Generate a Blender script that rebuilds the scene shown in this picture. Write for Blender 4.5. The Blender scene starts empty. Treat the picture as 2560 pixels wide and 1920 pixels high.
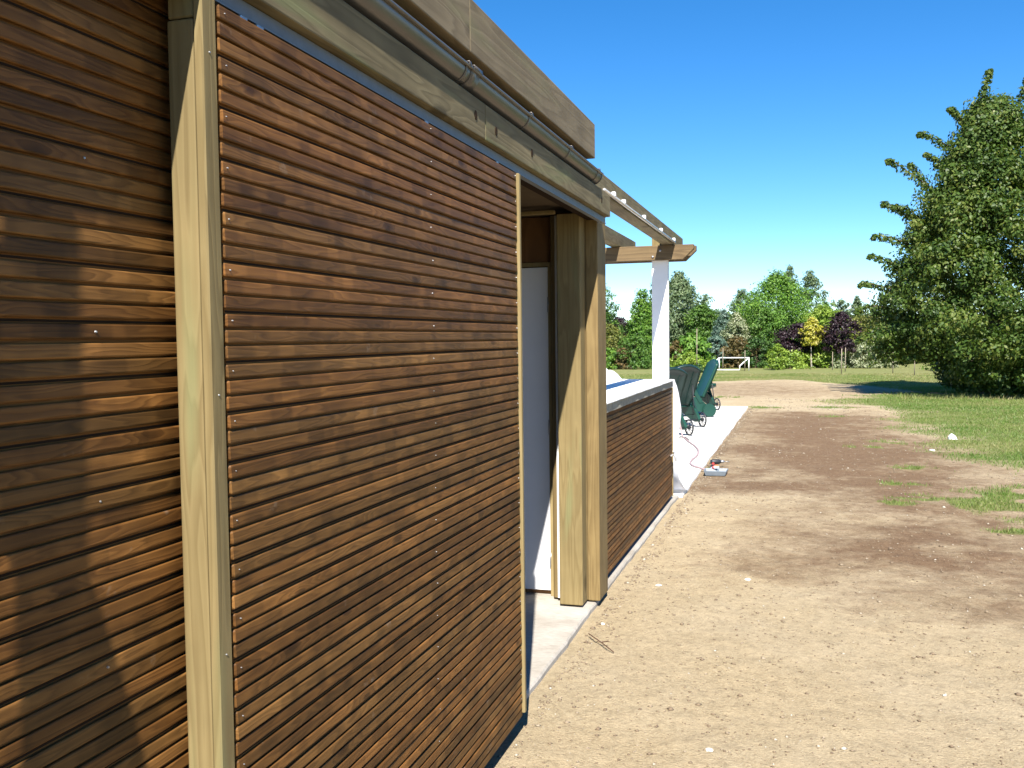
import bpy, bmesh, math, random
import numpy as np
from mathutils import Vector, Matrix

random.seed(7)
rng = np.random.default_rng(11)
scene = bpy.context.scene
COL = scene.collection

# ------------------------------------------------------------------ camera
FPX, CAM_H = 2360.0, 1.55
YAW, PITCH, ROLL = math.radians(17.05), math.radians(2.74), math.radians(-0.69)
_f = Vector((-math.sin(YAW) * math.cos(PITCH), math.cos(YAW) * math.cos(PITCH), -math.sin(PITCH)))
_r0 = Vector((math.cos(YAW), math.sin(YAW), 0))
_u0 = _r0.cross(_f)
_r = _r0 * math.cos(ROLL) + _u0 * math.sin(ROLL)
_u = -_r0 * math.sin(ROLL) + _u0 * math.cos(ROLL)
cam_data = bpy.data.cameras.new('camera')
cam_data.sensor_width = 36
cam_data.lens = FPX / 2560 * 36
cam_data.clip_end = 5000
cam_data.clip_start = 0.02
cam = bpy.data.objects.new('camera', cam_data)
COL.objects.link(cam)
M = Matrix((( _r.x, _u.x, -_f.x), (_r.y, _u.y, -_f.y), (_r.z, _u.z, -_f.z)))
cam.matrix_world = Matrix.Translation((0, 0, CAM_H)) @ M.to_4x4()
scene.camera = cam

def at_depth(px, py, y):
    """photo pixel -> point at distance y along the wall direction"""
    d = _f + _r * ((px - 1280) / FPX) - _u * ((py - 960) / FPX)
    t = y / d.y
    return Vector((d.x * t, y, CAM_H + d.z * t))

# ------------------------------------------------------------------ light
SUN = Vector((0.235, -0.914, 1.0)).normalized()
sun_el = math.asin(SUN.z)
world = bpy.data.worlds.new('World')
scene.world = world
world.use_nodes = True
wn = world.node_tree
wn.nodes.clear()
sky = wn.nodes.new('ShaderNodeTexSky')
sky.sky_type = 'NISHITA'
sky.sun_disc = False
sky.sun_elevation = sun_el
sky.sun_rotation = math.atan2(SUN.x, SUN.y)
sky.altitude = 0
sky.air_density = 0.75
sky.dust_density = 0.0
sky.ozone_density = 4.0
bg = wn.nodes.new('ShaderNodeBackground')
bg.inputs['Strength'].default_value = 0.080
wo = wn.nodes.new('ShaderNodeOutputWorld')
hs = wn.nodes.new('ShaderNodeHueSaturation')
hs.inputs['Saturation'].default_value = 1.3
wn.links.new(sky.outputs[0], hs.inputs['Color'])
wn.links.new(hs.outputs[0], bg.inputs['Color'])
wn.links.new(bg.outputs[0], wo.inputs['Surface'])

sd = bpy.data.lights.new('sun', 'SUN')
sd.energy = 5.0
sd.angle = math.radians(0.53)
sd.color = (1.0, 0.955, 0.88)
so = bpy.data.objects.new('sun', sd)
so.rotation_euler = SUN.to_track_quat('Z', 'Y').to_euler()
so.location = (5, -20, 25)
COL.objects.link(so)

vs = scene.view_settings
vs.view_transform = 'Standard'
vs.look = 'None'
vs.gamma = 1
vs.exposure = 1.35
vs.use_curve_mapping = False
scene.cycles.max_bounces = 8
scene.cycles.use_denoising = True

# ------------------------------------------------------------------ material helpers
def new_mat(name):
    m = bpy.data.materials.new(name)
    m.use_nodes = True
    nt = m.node_tree
    nt.nodes.clear()
    out = nt.nodes.new('ShaderNodeOutputMaterial')
    b = nt.nodes.new('ShaderNodeBsdfPrincipled')
    nt.links.new(b.outputs[0], out.inputs['Surface'])
    return m, nt, b

def N(nt, typ, **kw):
    n = nt.nodes.new(typ)
    for k, v in kw.items():
        if k in n.inputs.keys():
            n.inputs[k].default_value = v
        else:
            setattr(n, k, v)
    return n

def L(nt, a, b):
    nt.links.new(a, b)

def ramp(nt, stops, src=None, interp='LINEAR'):
    r = nt.nodes.new('ShaderNodeValToRGB')
    r.color_ramp.interpolation = interp
    e = r.color_ramp.elements
    while len(e) < len(stops):
        e.new(0.5)
    for i, (p, c) in enumerate(stops):
        e[i].position = p
        e[i].color = (c[0], c[1], c[2], 1) if not isinstance(c, (int, float)) else (c, c, c, 1)
    if src is not None:
        L(nt, src, r.inputs[0])
    return r

def mixc(nt, fac, a, b, blend='MIX'):
    m = nt.nodes.new('ShaderNodeMix')
    m.data_type = 'RGBA'
    m.blend_type = blend
    for sock, v in ((m.inputs['Factor'], fac), (m.inputs['A'] if False else m.inputs[6], a), (m.inputs[7], b)):
        if hasattr(v, 'is_linked') or hasattr(v, 'links'):
            L(nt, v, sock)
        elif isinstance(v, (int, float)):
            sock.default_value = v
        else:
            sock.default_value = (v[0], v[1], v[2], 1)
    return m.outputs[2]

def math_n(nt, op, a, b=None, c=None):
    m = nt.nodes.new('ShaderNodeMath')
    m.operation = op
    for i, v in enumerate((a, b, c)):
        if v is None:
            continue
        if isinstance(v, (int, float)):
            m.inputs[i].default_value = v
        else:
            L(nt, v, m.inputs[i])
    return m.outputs[0]

def wood_mat(name, light, dark, axis='y', ring=9.0, rough=0.6, spec=0.3, stretch=0.13, vary=0.35,
             green=0.0, cross=6.0, scuff=0.0, grain_amt=0.75, knots=True, bump=0.15, laps=0.0, knot_scale=4.2, hue=None):
    """timber: contour-line grain along an axis, pores, knots, tone differences from board to board"""
    m, nt, b = new_mat(name)
    tc = N(nt, 'ShaderNodeTexCoord')
    oi = N(nt, 'ShaderNodeObjectInfo')
    rnd = oi.outputs['Random']
    off = N(nt, 'ShaderNodeCombineXYZ')
    L(nt, math_n(nt, 'MULTIPLY', rnd, 37.0), off.inputs[0])
    L(nt, math_n(nt, 'MULTIPLY', rnd, 71.0), off.inputs[1])
    L(nt, math_n(nt, 'MULTIPLY', rnd, 53.0), off.inputs[2])
    add = N(nt, 'ShaderNodeVectorMath', operation='ADD')
    L(nt, tc.outputs['Object'], add.inputs[0])
    L(nt, off.outputs[0], add.inputs[1])
    mp = N(nt, 'ShaderNodeMapping')
    s = {'x': (stretch, 1, 1), 'y': (1, stretch, 1), 'z': (1, 1, stretch)}[axis]
    mp.inputs['Scale'].default_value = tuple(v * cross for v in s)
    L(nt, add.outputs[0], mp.inputs['Vector'])
    n1 = N(nt, 'ShaderNodeTexNoise', Scale=1.0, Detail=2.0, Roughness=0.45)
    L(nt, mp.outputs[0], n1.inputs['Vector'])
    # knots: sparse voronoi cells pull the rings round
    mp2 = N(nt, 'ShaderNodeMapping')
    s2 = {'x': (.42, 1, 1), 'y': (1, .42, 1), 'z': (1, 1, .42)}[axis]
    mp2.inputs['Scale'].default_value = tuple(v * knot_scale for v in s2)
    L(nt, add.outputs[0], mp2.inputs['Vector'])
    vo = N(nt, 'ShaderNodeTexVoronoi', Scale=1.0, Randomness=1.0)
    L(nt, mp2.outputs[0], vo.inputs['Vector'])
    kd = ramp(nt, [(0.0, 1.0), (0.2, 0.32), (0.42, 0.0)], vo.outputs['Distance'])
    h = math_n(nt, 'ADD', n1.outputs['Fac'], math_n(nt, 'MULTIPLY', kd.outputs[0], 0.30 if knots else 0.0))
    w = math_n(nt, 'FRACT', math_n(nt, 'MULTIPLY', h, ring))
    g = ramp(nt, [(0.0, 0.15), (0.45, 0.65), (0.8, 1.0), (0.96, 0.35), (1.0, 0.15)], w)
    # fine pores
    mp3 = N(nt, 'ShaderNodeMapping')
    s3 = {'x': (.03, 1, 1), 'y': (1, .03, 1), 'z': (1, 1, .03)}[axis]
    mp3.inputs['Scale'].default_value = tuple(v * 260 for v in s3)
    L(nt, add.outputs[0], mp3.inputs['Vector'])
    n3 = N(nt, 'ShaderNodeTexNoise', Scale=1.0, Detail=3.0, Roughness=0.7)
    L(nt, mp3.outputs[0], n3.inputs['Vector'])
    gg = math_n(nt, 'MULTIPLY_ADD', g.outputs[0], grain_amt, math_n(nt, 'MULTIPLY', n3.outputs['Fac'], 1.15 - grain_amt))
    col = mixc(nt, gg, dark, light)
    if hue:
        hr = math_n(nt, 'FRACT', math_n(nt, 'MULTIPLY', rnd, 17.3))
        col = mixc(nt, ramp(nt, [(0.35, 0.0), (1.0, 0.55)], hr).outputs[0], col, mixc(nt, gg, tuple(c * 0.4 for c in hue), hue))
    # broad patches of uneven stain
    n4 = N(nt, 'ShaderNodeTexNoise', Scale=3.3, Detail=3.0, Roughness=0.6)
    L(nt, add.outputs[0], n4.inputs['Vector'])
    pat = ramp(nt, [(0.3, 1.0 - vary), (0.7, 1.0 + vary * 0.5)], n4.outputs['Fac'])
    col = mixc(nt, 1.0, col, pat.outputs[0], 'MULTIPLY')
    tone = ramp(nt, [(0.0, 1.0 - vary), (1.0, 1.0 + vary * 0.6)], rnd)
    col = mixc(nt, 1.0, col, tone.outputs[0], 'MULTIPLY')
    if knots:
        kc = ramp(nt, [(0.0, 0.8), (0.07, 0.65), (0.13, 0.0)], vo.outputs['Distance'])
        col = mixc(nt, kc.outputs[0], col, tuple(c * 0.35 for c in dark))
    if green:
        n5 = N(nt, 'ShaderNodeTexNoise', Scale=1.0, Detail=2.0)
        mp5 = N(nt, 'ShaderNodeMapping')
        mp5.inputs['Scale'].default_value = {'x': (1.5, 14, 14), 'y': (14, 1.5, 14), 'z': (14, 14, 1.5)}[axis]
        L(nt, add.outputs[0], mp5.inputs['Vector'])
        L(nt, mp5.outputs[0], n5.inputs['Vector'])
        gr = ramp(nt, [(0.55, 0.0), (0.72, green)], n5.outputs['Fac'])
        col = mixc(nt, gr.outputs[0], col, (0.17, 0.185, 0.085))
    if laps:
        mp7 = N(nt, 'ShaderNodeMapping')
        mp7.inputs['Scale'].default_value = {'x': (7, .4, .4), 'y': (.4, 7, .4), 'z': (.4, .4, 7)}[axis]
        L(nt, add.outputs[0], mp7.inputs['Vector'])
        n7 = N(nt, 'ShaderNodeTexNoise', Scale=1.0, Detail=1.0)
        L(nt, mp7.outputs[0], n7.inputs['Vector'])
        lp = ramp(nt, [(0.36, 1.0 - laps), (0.42, 1.0), (0.60, 1.0), (0.64, 1.0 + laps)], n7.outputs['Fac'])
        col = mixc(nt, 1.0, col, lp.outputs[0], 'MULTIPLY')
    if scuff:
        n6 = N(nt, 'ShaderNodeTexNoise', Scale=9.0, Detail=4.0, Roughness=0.7)
        L(nt, add.outputs[0], n6.inputs['Vector'])
        sc_ = ramp(nt, [(0.66, 0.0), (0.75, scuff)], n6.outputs['Fac'])
        col = mixc(nt, sc_.outputs[0], col, (0.30, 0.25, 0.19))
    L(nt, col, b.inputs['Base Color'])
    b.inputs['Roughness'].default_value = rough
    b.inputs['Specular IOR Level'].default_value = spec
    bp = N(nt, 'ShaderNodeBump', Strength=bump, Distance=0.004)
    L(nt, gg, bp.inputs['Height'])
    L(nt, bp.outputs[0], b.inputs['Normal'])
    return m

def plain(name, col, rough=0.5, spec=0.4, metal=0.0, vary=0.12, scale=8.0, bump=0.0, bscale=60.0):
    m, nt, b = new_mat(name)
    tc = N(nt, 'ShaderNodeTexCoord')
    n = N(nt, 'ShaderNodeTexNoise', Scale=scale, Detail=4.0, Roughness=0.65)
    L(nt, tc.outputs['Object'], n.inputs['Vector'])
    r = ramp(nt, [(0.3, tuple(c * (1 - vary) for c in col)), (0.7, tuple(min(1, c * (1 + vary)) for c in col))], n.outputs['Fac'])
    L(nt, r.outputs[0], b.inputs['Base Color'])
    b.inputs['Roughness'].default_value = rough
    b.inputs['Specular IOR Level'].default_value = spec
    b.inputs['Metallic'].default_value = metal
    if bump:
        n2 = N(nt, 'ShaderNodeTexNoise', Scale=bscale, Detail=5.0, Roughness=0.7)
        L(nt, tc.outputs['Object'], n2.inputs['Vector'])
        bp = N(nt, 'ShaderNodeBump', Strength=bump, Distance=0.006)
        L(nt, n2.outputs['Fac'], bp.inputs['Height'])
        L(nt, bp.outputs[0], b.inputs['Normal'])
    return m

MAT = {}
MAT['stain'] = wood_mat('stained_slat', (0.182, 0.080, 0.0205), (0.064, 0.025, 0.007), 'y', ring=11, rough=0.5, spec=0.14,
                        vary=0.36, cross=24.0, scuff=0.25, stretch=0.085, laps=0.3, knot_scale=8.0, hue=(0.155, 0.084, 0.026), grain_amt=0.6)
MAT['groove'] = wood_mat('stained_groove_board', (0.190, 0.080, 0.020), (0.085, 0.034, 0.009), 'y', ring=9, rough=0.7, spec=0.15, vary=0.2, cross=24.0, stretch=0.085)
MAT['pine_z'] = wood_mat('treated_pine_upright', (0.212, 0.160, 0.072), (0.140, 0.100, 0.041), 'z', ring=9, rough=0.75, spec=0.2,
                         vary=0.14, green=0.5, cross=16.0, stretch=0.05)
MAT['pine_brown_z'] = wood_mat('brown_pine_upright', (0.225, 0.158, 0.066), (0.138, 0.090, 0.034), 'z', ring=8, rough=0.7, spec=0.25,
                               vary=0.2, cross=16.0, stretch=0.05)
MAT['beam_y'] = wood_mat('weathered_beam', (0.225, 0.183, 0.102), (0.125, 0.098, 0.052), 'y', ring=9, rough=0.8, spec=0.2,
                         vary=0.25, green=0.6, cross=14.0, stretch=0.06)
MAT['fascia_y'] = wood_mat('greyed_fascia', (0.225, 0.178, 0.112), (0.142, 0.108, 0.066), 'y', ring=8, rough=0.8, spec=0.2,
                           vary=0.18, green=0.25, cross=12.0, stretch=0.05)
MAT['beam_x'] = wood_mat('weathered_cross_plank', (0.184, 0.127, 0.064), (0.089, 0.059, 0.032), 'x', ring=7, rough=0.75, spec=0.2,
                         vary=0.15, cross=9.0, stretch=0.08)
MAT['pale_z'] = wood_mat('pale_trim', (0.288, 0.221, 0.104), (0.200, 0.144, 0.061), 'z', ring=6, rough=0.75, spec=0.2, vary=0.1,
                         cross=12.0, stretch=0.06, knots=False)
MAT['ply'] = wood_mat('plywood', (0.216, 0.107, 0.044), (0.126, 0.057, 0.023), 'z', ring=6, rough=0.7, vary=0.2, cross=5, stretch=0.2)
MAT['dark_back'] = plain('dark_backing_board', (0.022, 0.012, 0.007), 0.85, 0.1)
MAT['rail'] = plain('galvanised_rail', (0.15, 0.165, 0.185), 0.5, 0.5, 0.3, 0.1, 30)
MAT['zinc'] = plain('zinc', (0.105, 0.095, 0.088), 0.33, 0.5, 0.35, 0.12, 6)
MAT['zinc_clip'] = plain('bright_zinc', (0.55, 0.54, 0.53), 0.35, 0.5, 0.6, 0.1, 20)
MAT['steel'] = plain('steel', (0.36, 0.36, 0.37), 0.4, 0.5, 0.8, 0.1, 40)
MAT['white_paint'] = plain('white_paint', (0.78, 0.77, 0.75), 0.5, 0.4, 0, 0.03, 5, 0.06, 120)
MAT['white_door'] = plain('white_door_paint', (0.74, 0.74, 0.76), 0.45, 0.4, 0, 0.03, 3)
MAT['white_plastic'] = plain('white_plastic', (0.8, 0.8, 0.8), 0.4, 0.4, 0, 0.03)
MAT['black_hole'] = plain('dark_bore', (0.03, 0.018, 0.01), 0.9, 0.1)
MAT['ceiling'] = plain('bare_ceiling_board', (0.10, 0.075, 0.05), 0.85, 0.1)
MAT['mortar'] = plain('grey_mortar', (0.29, 0.275, 0.225), 0.9, 0.15, 0, 0.2, 25, 0.5, 90)
MAT['counter'] = plain('white_counter', (0.80, 0.79, 0.77), 0.6, 0.3, 0, 0.04, 8, 0.12, 60)
MAT['hose'] = plain('hose_rubber', (0.36, 0.25, 0.25), 0.45, 0.4, 0, 0.12, 4)
MAT['green_resin'] = plain('green_resin', (0.008, 0.044, 0.031), 0.42, 0.35, 0, 0.1, 4)
MAT['dark_resin'] = plain('dark_green_resin', (0.008, 0.026, 0.022), 0.4, 0.5, 0, 0.1, 4)
MAT['black_resin'] = plain('black_resin', (0.02, 0.022, 0.026), 0.45, 0.4, 0, 0.1, 4)
MAT['tray'] = plain('grey_tray_plastic', (0.17, 0.20, 0.23), 0.45, 0.4, 0, 0.1, 20)
MAT['red'] = plain('red_plastic', (0.55, 0.06, 0.05), 0.4, 0.4)
MAT['orange'] = plain('orange_plastic', (0.80, 0.16, 0.03), 0.4, 0.4)
MAT['grey_stone'] = plain('pale_stone', (0.62, 0.59, 0.53), 0.85, 0.2, 0, 0.15, 30, 0.4, 80)
MAT['bag'] = plain('white_bag', (0.78, 0.79, 0.82), 0.5, 0.4, 0, 0.06, 20)
MAT['twig'] = plain('dry_twig', (0.10, 0.06, 0.04), 0.9, 0.1, 0, 0.2, 30)
MAT['stake'] = plain('grey_stake', (0.26, 0.215, 0.16), 0.85, 0.1, 0, 0.2, 10)
MAT['bark'] = plain('bark', (0.11, 0.085, 0.06), 0.95, 0.1, 0, 0.35, 9, 0.6, 30)
MAT['pale_bark'] = plain('pale_bark', (0.38, 0.35, 0.30), 0.9, 0.1, 0, 0.3, 9, 0.4, 30)

def concrete_mat(name, c_lo, c_hi):
    m, nt, b = new_mat(name)
    tc = N(nt, 'ShaderNodeTexCoord')
    n = N(nt, 'ShaderNodeTexNoise', Scale=2.2, Detail=6.0, Roughness=0.65)
    L(nt, tc.outputs['Object'], n.inputs['Vector'])
    n2 = N(nt, 'ShaderNodeTexNoise', Scale=1.0, Detail=4.0, Roughness=0.7)
    mp = N(nt, 'ShaderNodeMapping')
    mp.inputs['Scale'].default_value = (18, 90, 30)
    L(nt, tc.outputs['Object'], mp.inputs['Vector'])
    L(nt, mp.outputs[0], n2.inputs['Vector'])
    c = ramp(nt, [(0.3, c_lo), (0.65, c_hi)], n.outputs['Fac'])
    c2 = ramp(nt, [(0.35, 0.80), (0.6, 1.05)], n2.outputs['Fac'])
    col = mixc(nt, 1.0, c.outputs[0], c2.outputs[0], 'MULTIPLY')
    L(nt, col, b.inputs['Base Color'])
    b.inputs['Roughness'].default_value = 0.9
    b.inputs['Specular IOR Level'].default_value = 0.2
    bp = N(nt, 'ShaderNodeBump', Strength=0.35, Distance=0.004)
    L(nt, n2.outputs['Fac'], bp.inputs['Height'])
    L(nt, bp.outputs[0], b.inputs['Normal'])
    return m
MAT['concrete'] = concrete_mat('pale_concrete', (0.56, 0.53, 0.48), (0.70, 0.68, 0.64))
MAT['rough_concrete'] = concrete_mat('rough_concrete', (0.27, 0.235, 0.19), (0.42, 0.39, 0.345))

def film_mat():
    m, nt, b = new_mat('milky_film')
    b.inputs['Base Color'].default_value = (0.8, 0.81, 0.84, 1)
    b.inputs['Roughness'].default_value = 0.35
    tr = N(nt, 'ShaderNodeBsdfTranslucent')
    tr.inputs['Color'].default_value = (0.75, 0.76, 0.8, 1)
    tp = N(nt, 'ShaderNodeBsdfTransparent')
    a = N(nt, 'ShaderNodeMixShader')
    a.inputs[0].default_value = 0.35
    L(nt, b.outputs[0], a.inputs[1]); L(nt, tr.outputs[0], a.inputs[2])
    c = N(nt, 'ShaderNodeMixShader')
    c.inputs[0].default_value = 0.22
    L(nt, a.outputs[0], c.inputs[1]); L(nt, tp.outputs[0], c.inputs[2])
    out = [n for n in nt.nodes if n.type == 'OUTPUT_MATERIAL'][0]
    L(nt, c.outputs[0], out.inputs['Surface'])
    return m
MAT['film'] = film_mat()

# ------------------------------------------------------------------ object helpers
WL = {}   # world location of each object that is not rotated

def tag(o, label=None, cat=None, group=None, kind=None):
    if label: o['label'] = label
    if cat: o['category'] = cat
    if group: o['group'] = group
    if kind: o['kind'] = kind
    return o

def empty(name, loc, rz=0.0, label=None, cat=None, group=None):
    o = bpy.data.objects.new(name, None)
    o.empty_display_size = 0.2
    COL.objects.link(o)
    o.location = loc
    o.rotation_euler = (0, 0, rz)
    WL[o.name] = Vector(loc)
    return tag(o, label, cat, group)

def put(name, me, mat, parent=None, loc=(0, 0, 0), local=False):
    """link a mesh; loc is in world metres unless local"""
    o = bpy.data.objects.new(name, me)
    COL.objects.link(o)
    if mat is not None and len(me.materials) == 0:
        me.materials.append(MAT[mat] if isinstance(mat, str) else mat)
    loc = Vector(loc)
    if parent is not None:
        o.parent = parent
        if not local:
            loc_l = loc - WL[parent.name]
            WL[o.name] = loc
            o.location = loc_l
        else:
            o.location = loc
            WL[o.name] = loc
    else:
        o.location = loc
        WL[o.name] = loc
    return o

def bm_mesh(bm, name, smooth=False):
    me = bpy.data.meshes.new(name)
    bm.normal_update()
    bm.to_mesh(me)
    bm.free()
    if smooth:
        me.polygons.foreach_set('use_smooth', [True] * len(me.polygons))
    return me

def box_mesh(sx, sy, sz, bev=0.0, name='box', seg=1):
    bm = bmesh.new()
    bmesh.ops.create_cube(bm, size=1)
    bmesh.ops.scale(bm, vec=(sx, sy, sz), verts=bm.verts)
    if bev:
        bmesh.ops.bevel(bm, geom=list(bm.edges), offset=bev, segments=seg, affect='EDGES', profile=0.6)
    return bm_mesh(bm, name)

def box(name, x0, x1, y0, y1, z0, z1, mat, parent=None, bev=0.003, seg=1):
    me = box_mesh(x1 - x0, y1 - y0, z1 - z0, bev, name, seg)
    return put(name, me, mat, parent, ((x0 + x1) / 2, (y0 + y1) / 2, (z0 + z1) / 2))

def np_mesh(name, V, F, smooth=False):
    me = bpy.data.meshes.new(name)
    V = np.asarray(V, dtype=np.float32)
    F = np.asarray(F, dtype=np.int32)
    n, k = F.shape
    me.vertices.add(len(V))
    me.vertices.foreach_set('co', V.ravel())
    me.loops.add(n * k)
    me.loops.foreach_set('vertex_index', F.ravel())
    me.polygons.add(n)
    me.polygons.foreach_set('loop_start', np.arange(0, n * k, k, dtype=np.int32))
    me.polygons.foreach_set('loop_total', np.full(n, k, dtype=np.int32))
    if smooth:
        me.polygons.foreach_set('use_smooth', np.ones(n, dtype=bool))
    me.update(calc_edges=True)
    return me

def tube_bm(bm, pts, rad, seg=8, cap=True):
    pts = [Vector(p) for p in pts]
    if isinstance(rad, (int, float)):
        rad = [rad] * len(pts)
    rings = []
    up = Vector((0, 0, 1))
    prev = None
    for i, p in enumerate(pts):
        a = pts[max(0, i - 1)]; b = pts[min(len(pts) - 1, i + 1)]
        t = (b - a).normalized()
        if prev is None:
            ref = up if abs(t.z) < 0.9 else Vector((1, 0, 0))
            n = t.cross(ref).normalized()
        else:
            n = (prev - t * prev.dot(t))
            n = n.normalized() if n.length > 1e-6 else t.orthogonal().normalized()
        prev = n
        bnm = t.cross(n)
        ring = [bm.verts.new(p + (n * math.cos(2 * math.pi * k / seg) + bnm * math.sin(2 * math.pi * k / seg)) * rad[i]) for k in range(seg)]
        rings.append(ring)
    for i in range(len(rings) - 1):
        for k in range(seg):
            bm.faces.new((rings[i][k], rings[i][(k + 1) % seg], rings[i + 1][(k + 1) % seg], rings[i + 1][k]))
    if cap:
        bm.faces.new(rings[0][::-1]); bm.faces.new(rings[-1])

def tube(name, pts, rad, mat, parent=None, seg=8, loc=(0, 0, 0), local=False, smooth=True):
    bm = bmesh.new()
    o = Vector(loc)
    tube_bm(bm, [Vector(p) - (o if not local else Vector((0, 0, 0))) for p in pts], rad, seg)
    bmesh.ops.recalc_face_normals(bm, faces=bm.faces)
    return put(name, bm_mesh(bm, name, smooth), mat, parent, loc if not local else (0, 0, 0), local)

def smooth_path(pts, n=6):
    pts = [Vector(p) for p in pts]
    out = []
    for i in range(len(pts) - 1):
        p0 = pts[max(0, i - 1)]; p1 = pts[i]; p2 = pts[i + 1]; p3 = pts[min(len(pts) - 1, i + 2)]
        for k in range(n):
            t = k / n
            out.append(0.5 * ((2 * p1) + (-p0 + p2) * t + (2 * p0 - 5 * p1 + 4 * p2 - p3) * t * t + (-p0 + 3 * p1 - 3 * p2 + p3) * t ** 3))
    out.append(pts[-1])
    return out

# value noise on numpy arrays
_perm = rng.random((512, 512))
def vnoise(x, y, s):
    x = x / s + 100.3; y = y / s + 77.7
    xi = np.floor(x).astype(int); yi = np.floor(y).astype(int)
    fx = x - xi; fy = y - yi
    fx = fx * fx * (3 - 2 * fx); fy = fy * fy * (3 - 2 * fy)
    a = _perm[xi % 512, yi % 512]; b = _perm[(xi + 1) % 512, yi % 512]
    c = _perm[xi % 512, (yi + 1) % 512]; d = _perm[(xi + 1) % 512, (yi + 1) % 512]
    return (a * (1 - fx) + b * fx) * (1 - fy) + (c * (1 - fx) + d * fx) * fy

def poly_soft(x, y, poly, soft):
    """1 inside, fading over soft metres"""
    P = np.array(poly)
    inside = np.zeros(x.shape, bool)
    dist = np.full(x.shape, 1e9)
    n = len(P)
    for i in range(n):
        ax, ay = P[i]; bx, by = P[(i + 1) % n]
        cond = ((ay > y) != (by > y))
        with np.errstate(divide='ignore', invalid='ignore'):
            xin = (bx - ax) * (y - ay) / (by - ay + 1e-12) + ax
        inside ^= cond & (x < xin)
        dx, dy = bx - ax, by - ay
        t = np.clip(((x - ax) * dx + (y - ay) * dy) / (dx * dx + dy * dy + 1e-12), 0, 1)
        dist = np.minimum(dist, np.hypot(x - ax - t * dx, y - ay - t * dy))
    sd_ = np.where(inside, dist, -dist)
    return np.clip(sd_ / soft * 0.5 + 0.5, 0, 1)

# ================================================================== GROUND
D1 = [(-0.93, 11.9), (-1.14, 14.58), (-1.09, 18.33), (-0.29, 20.5), (1.11, 20.5), (1.44, 16.5), (1.82, 14.52), (1.88, 12.49), (1.54, 9.72),
      (1.81, 8.84), (2.32, 8.37), (1.96, 7.06), (1.54, 7.51), (1.18, 8.0), (0.74, 8.37), (0.48, 8.97), (0.22, 9.8), (-0.23, 10.18), (-0.66, 10.24), (-0.99, 10.6)]
D2 = [(-0.13, 6.95), (0.11, 8.22), (0.63, 8.6), (1.54, 7.8), (1.96, 7.2), (1.64, 5.89), (1.25, 5.7), (0.85, 5.9), (0.47, 6.1), (0.15, 6.4)]
D3 = [(-4.5, 33.0), (-0.47, 34.0), (2.08, 28.2), (1.5, 24.9), (-0.34, 24.9), (-4.0, 24.3)]
G1 = [(0.9, 24.43), (1.99, 26.83), (5.51, 27.15), (14, 28), (14, 6.0), (3.6, 9.0), (3.02, 10.91), (2.4, 11.79), (1.97, 12.09), (1.83, 13.68), (1.92, 15.84), (1.93, 19.33), (1.62, 21.71)]
G2 = [(1.03, 9.47), (1.64, 10.29), (2.19, 10.72), (3.36, 10.68), (2.6, 7.58), (1.86, 8.62), (1.43, 8.96)]
TUFTS = [(1.32, 14.73, .3), (0.87, 14.04, .22), (0.84, 9.35, .16), (-2.08, 25.02, .5), (-0.88, 21.37, .4), (-1.06, 11.44, .07), (1.1, 9.75, .25),
         (1.52, 9.33, .25), (0.67, 21.58, .4), (1.0, 10.6, .2), (1.25, 11.9, .2), (0.55, 19.2, .25), (1.65, 8.3, .18), (1.75, 7.6, .12)]
def grass_amount(x, y):
    warp = (vnoise(x, y, 0.8) - 0.5) * 1.1
    far = np.clip((y - 33.0 - (vnoise(x, y, 3.0) - 0.5) * 3 + np.maximum(0, x) * 1.6) / 1.5, 0, 1) * (y > 24)
    right = poly_soft(x + warp, y + warp, G1, 1.0) * (0.85 + 0.55 * (vnoise(x, y, 0.45) - 0.35))
    g2 = poly_soft(x, y, G2, 0.5) * np.clip((vnoise(x + 9, y, 0.33) - 0.42) * 5, 0, 1)
    g = np.maximum(np.maximum(far, right), g2)
    for (tx, ty, tr) in TUFTS:
        d = np.hypot((x - tx) / 1.5, (y - ty)) / tr
        g = np.maximum(g, np.clip(1.3 - d, 0, 1) * np.clip((vnoise(x, y + 5, 0.12) - 0.25) * 3, 0, 1))
    back = (np.abs(x) > 12) | (y < -6)
    g = np.where(back, np.maximum(g, 0.9), g)
    g = np.where((x < -1.1) & (y < 21), np.minimum(g, 0.15), g)
    return np.clip(g, 0, 1)

def grow(start, step, fac, end):
    out = [start]
    while out[-1] < end:
        step *= fac
        out.append(out[-1] + step)
    return out
xs = np.arange(-1.35, 2.6, 0.03)
xs = np.concatenate([-np.array(grow(1.35, 0.05, 1.12, 2500))[1:][::-1], xs, np.array(grow(xs[-1], 0.035, 1.045, 40))[1:]])
xs = np.concatenate([xs, np.array(grow(xs[-1], 3, 1.35, 2500))[1:]])
ys = np.arange(1.6, 7.5, 0.035)
ys = np.concatenate([-np.array(grow(-1.6, 0.15, 1.25, 2500))[1:][::-1], ys, np.array(grow(ys[-1], 0.036, 1.017, 70))[1:]])
ys = np.concatenate([ys, np.array(grow(ys[-1], 4, 1.35, 3000))[1:]])
GX, GY = np.meshgrid(xs, ys)
near = np.clip(1 - (np.hypot(GX, GY) - 6) / 30, 0, 1)
def ground_z(x, y):
    a = np.clip((x + 1.25) / 0.25, 0, 1)
    nr = np.clip(1 - (np.hypot(x, y) - 8) / 30, 0, 1)
    z = -0.022 + a * ((vnoise(x, y, 0.9) - 0.5) * 0.022 + (vnoise(x, y, 0.25) - 0.5) * 0.010 + nr * (vnoise(x, y, 0.085) - 0.5) * 0.007)
    return z - (1 - a) * 0.012
GZ = ground_z(GX, GY)
nx, ny = len(xs), len(ys)
idx = np.arange(nx * ny).reshape(ny, nx)
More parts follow.
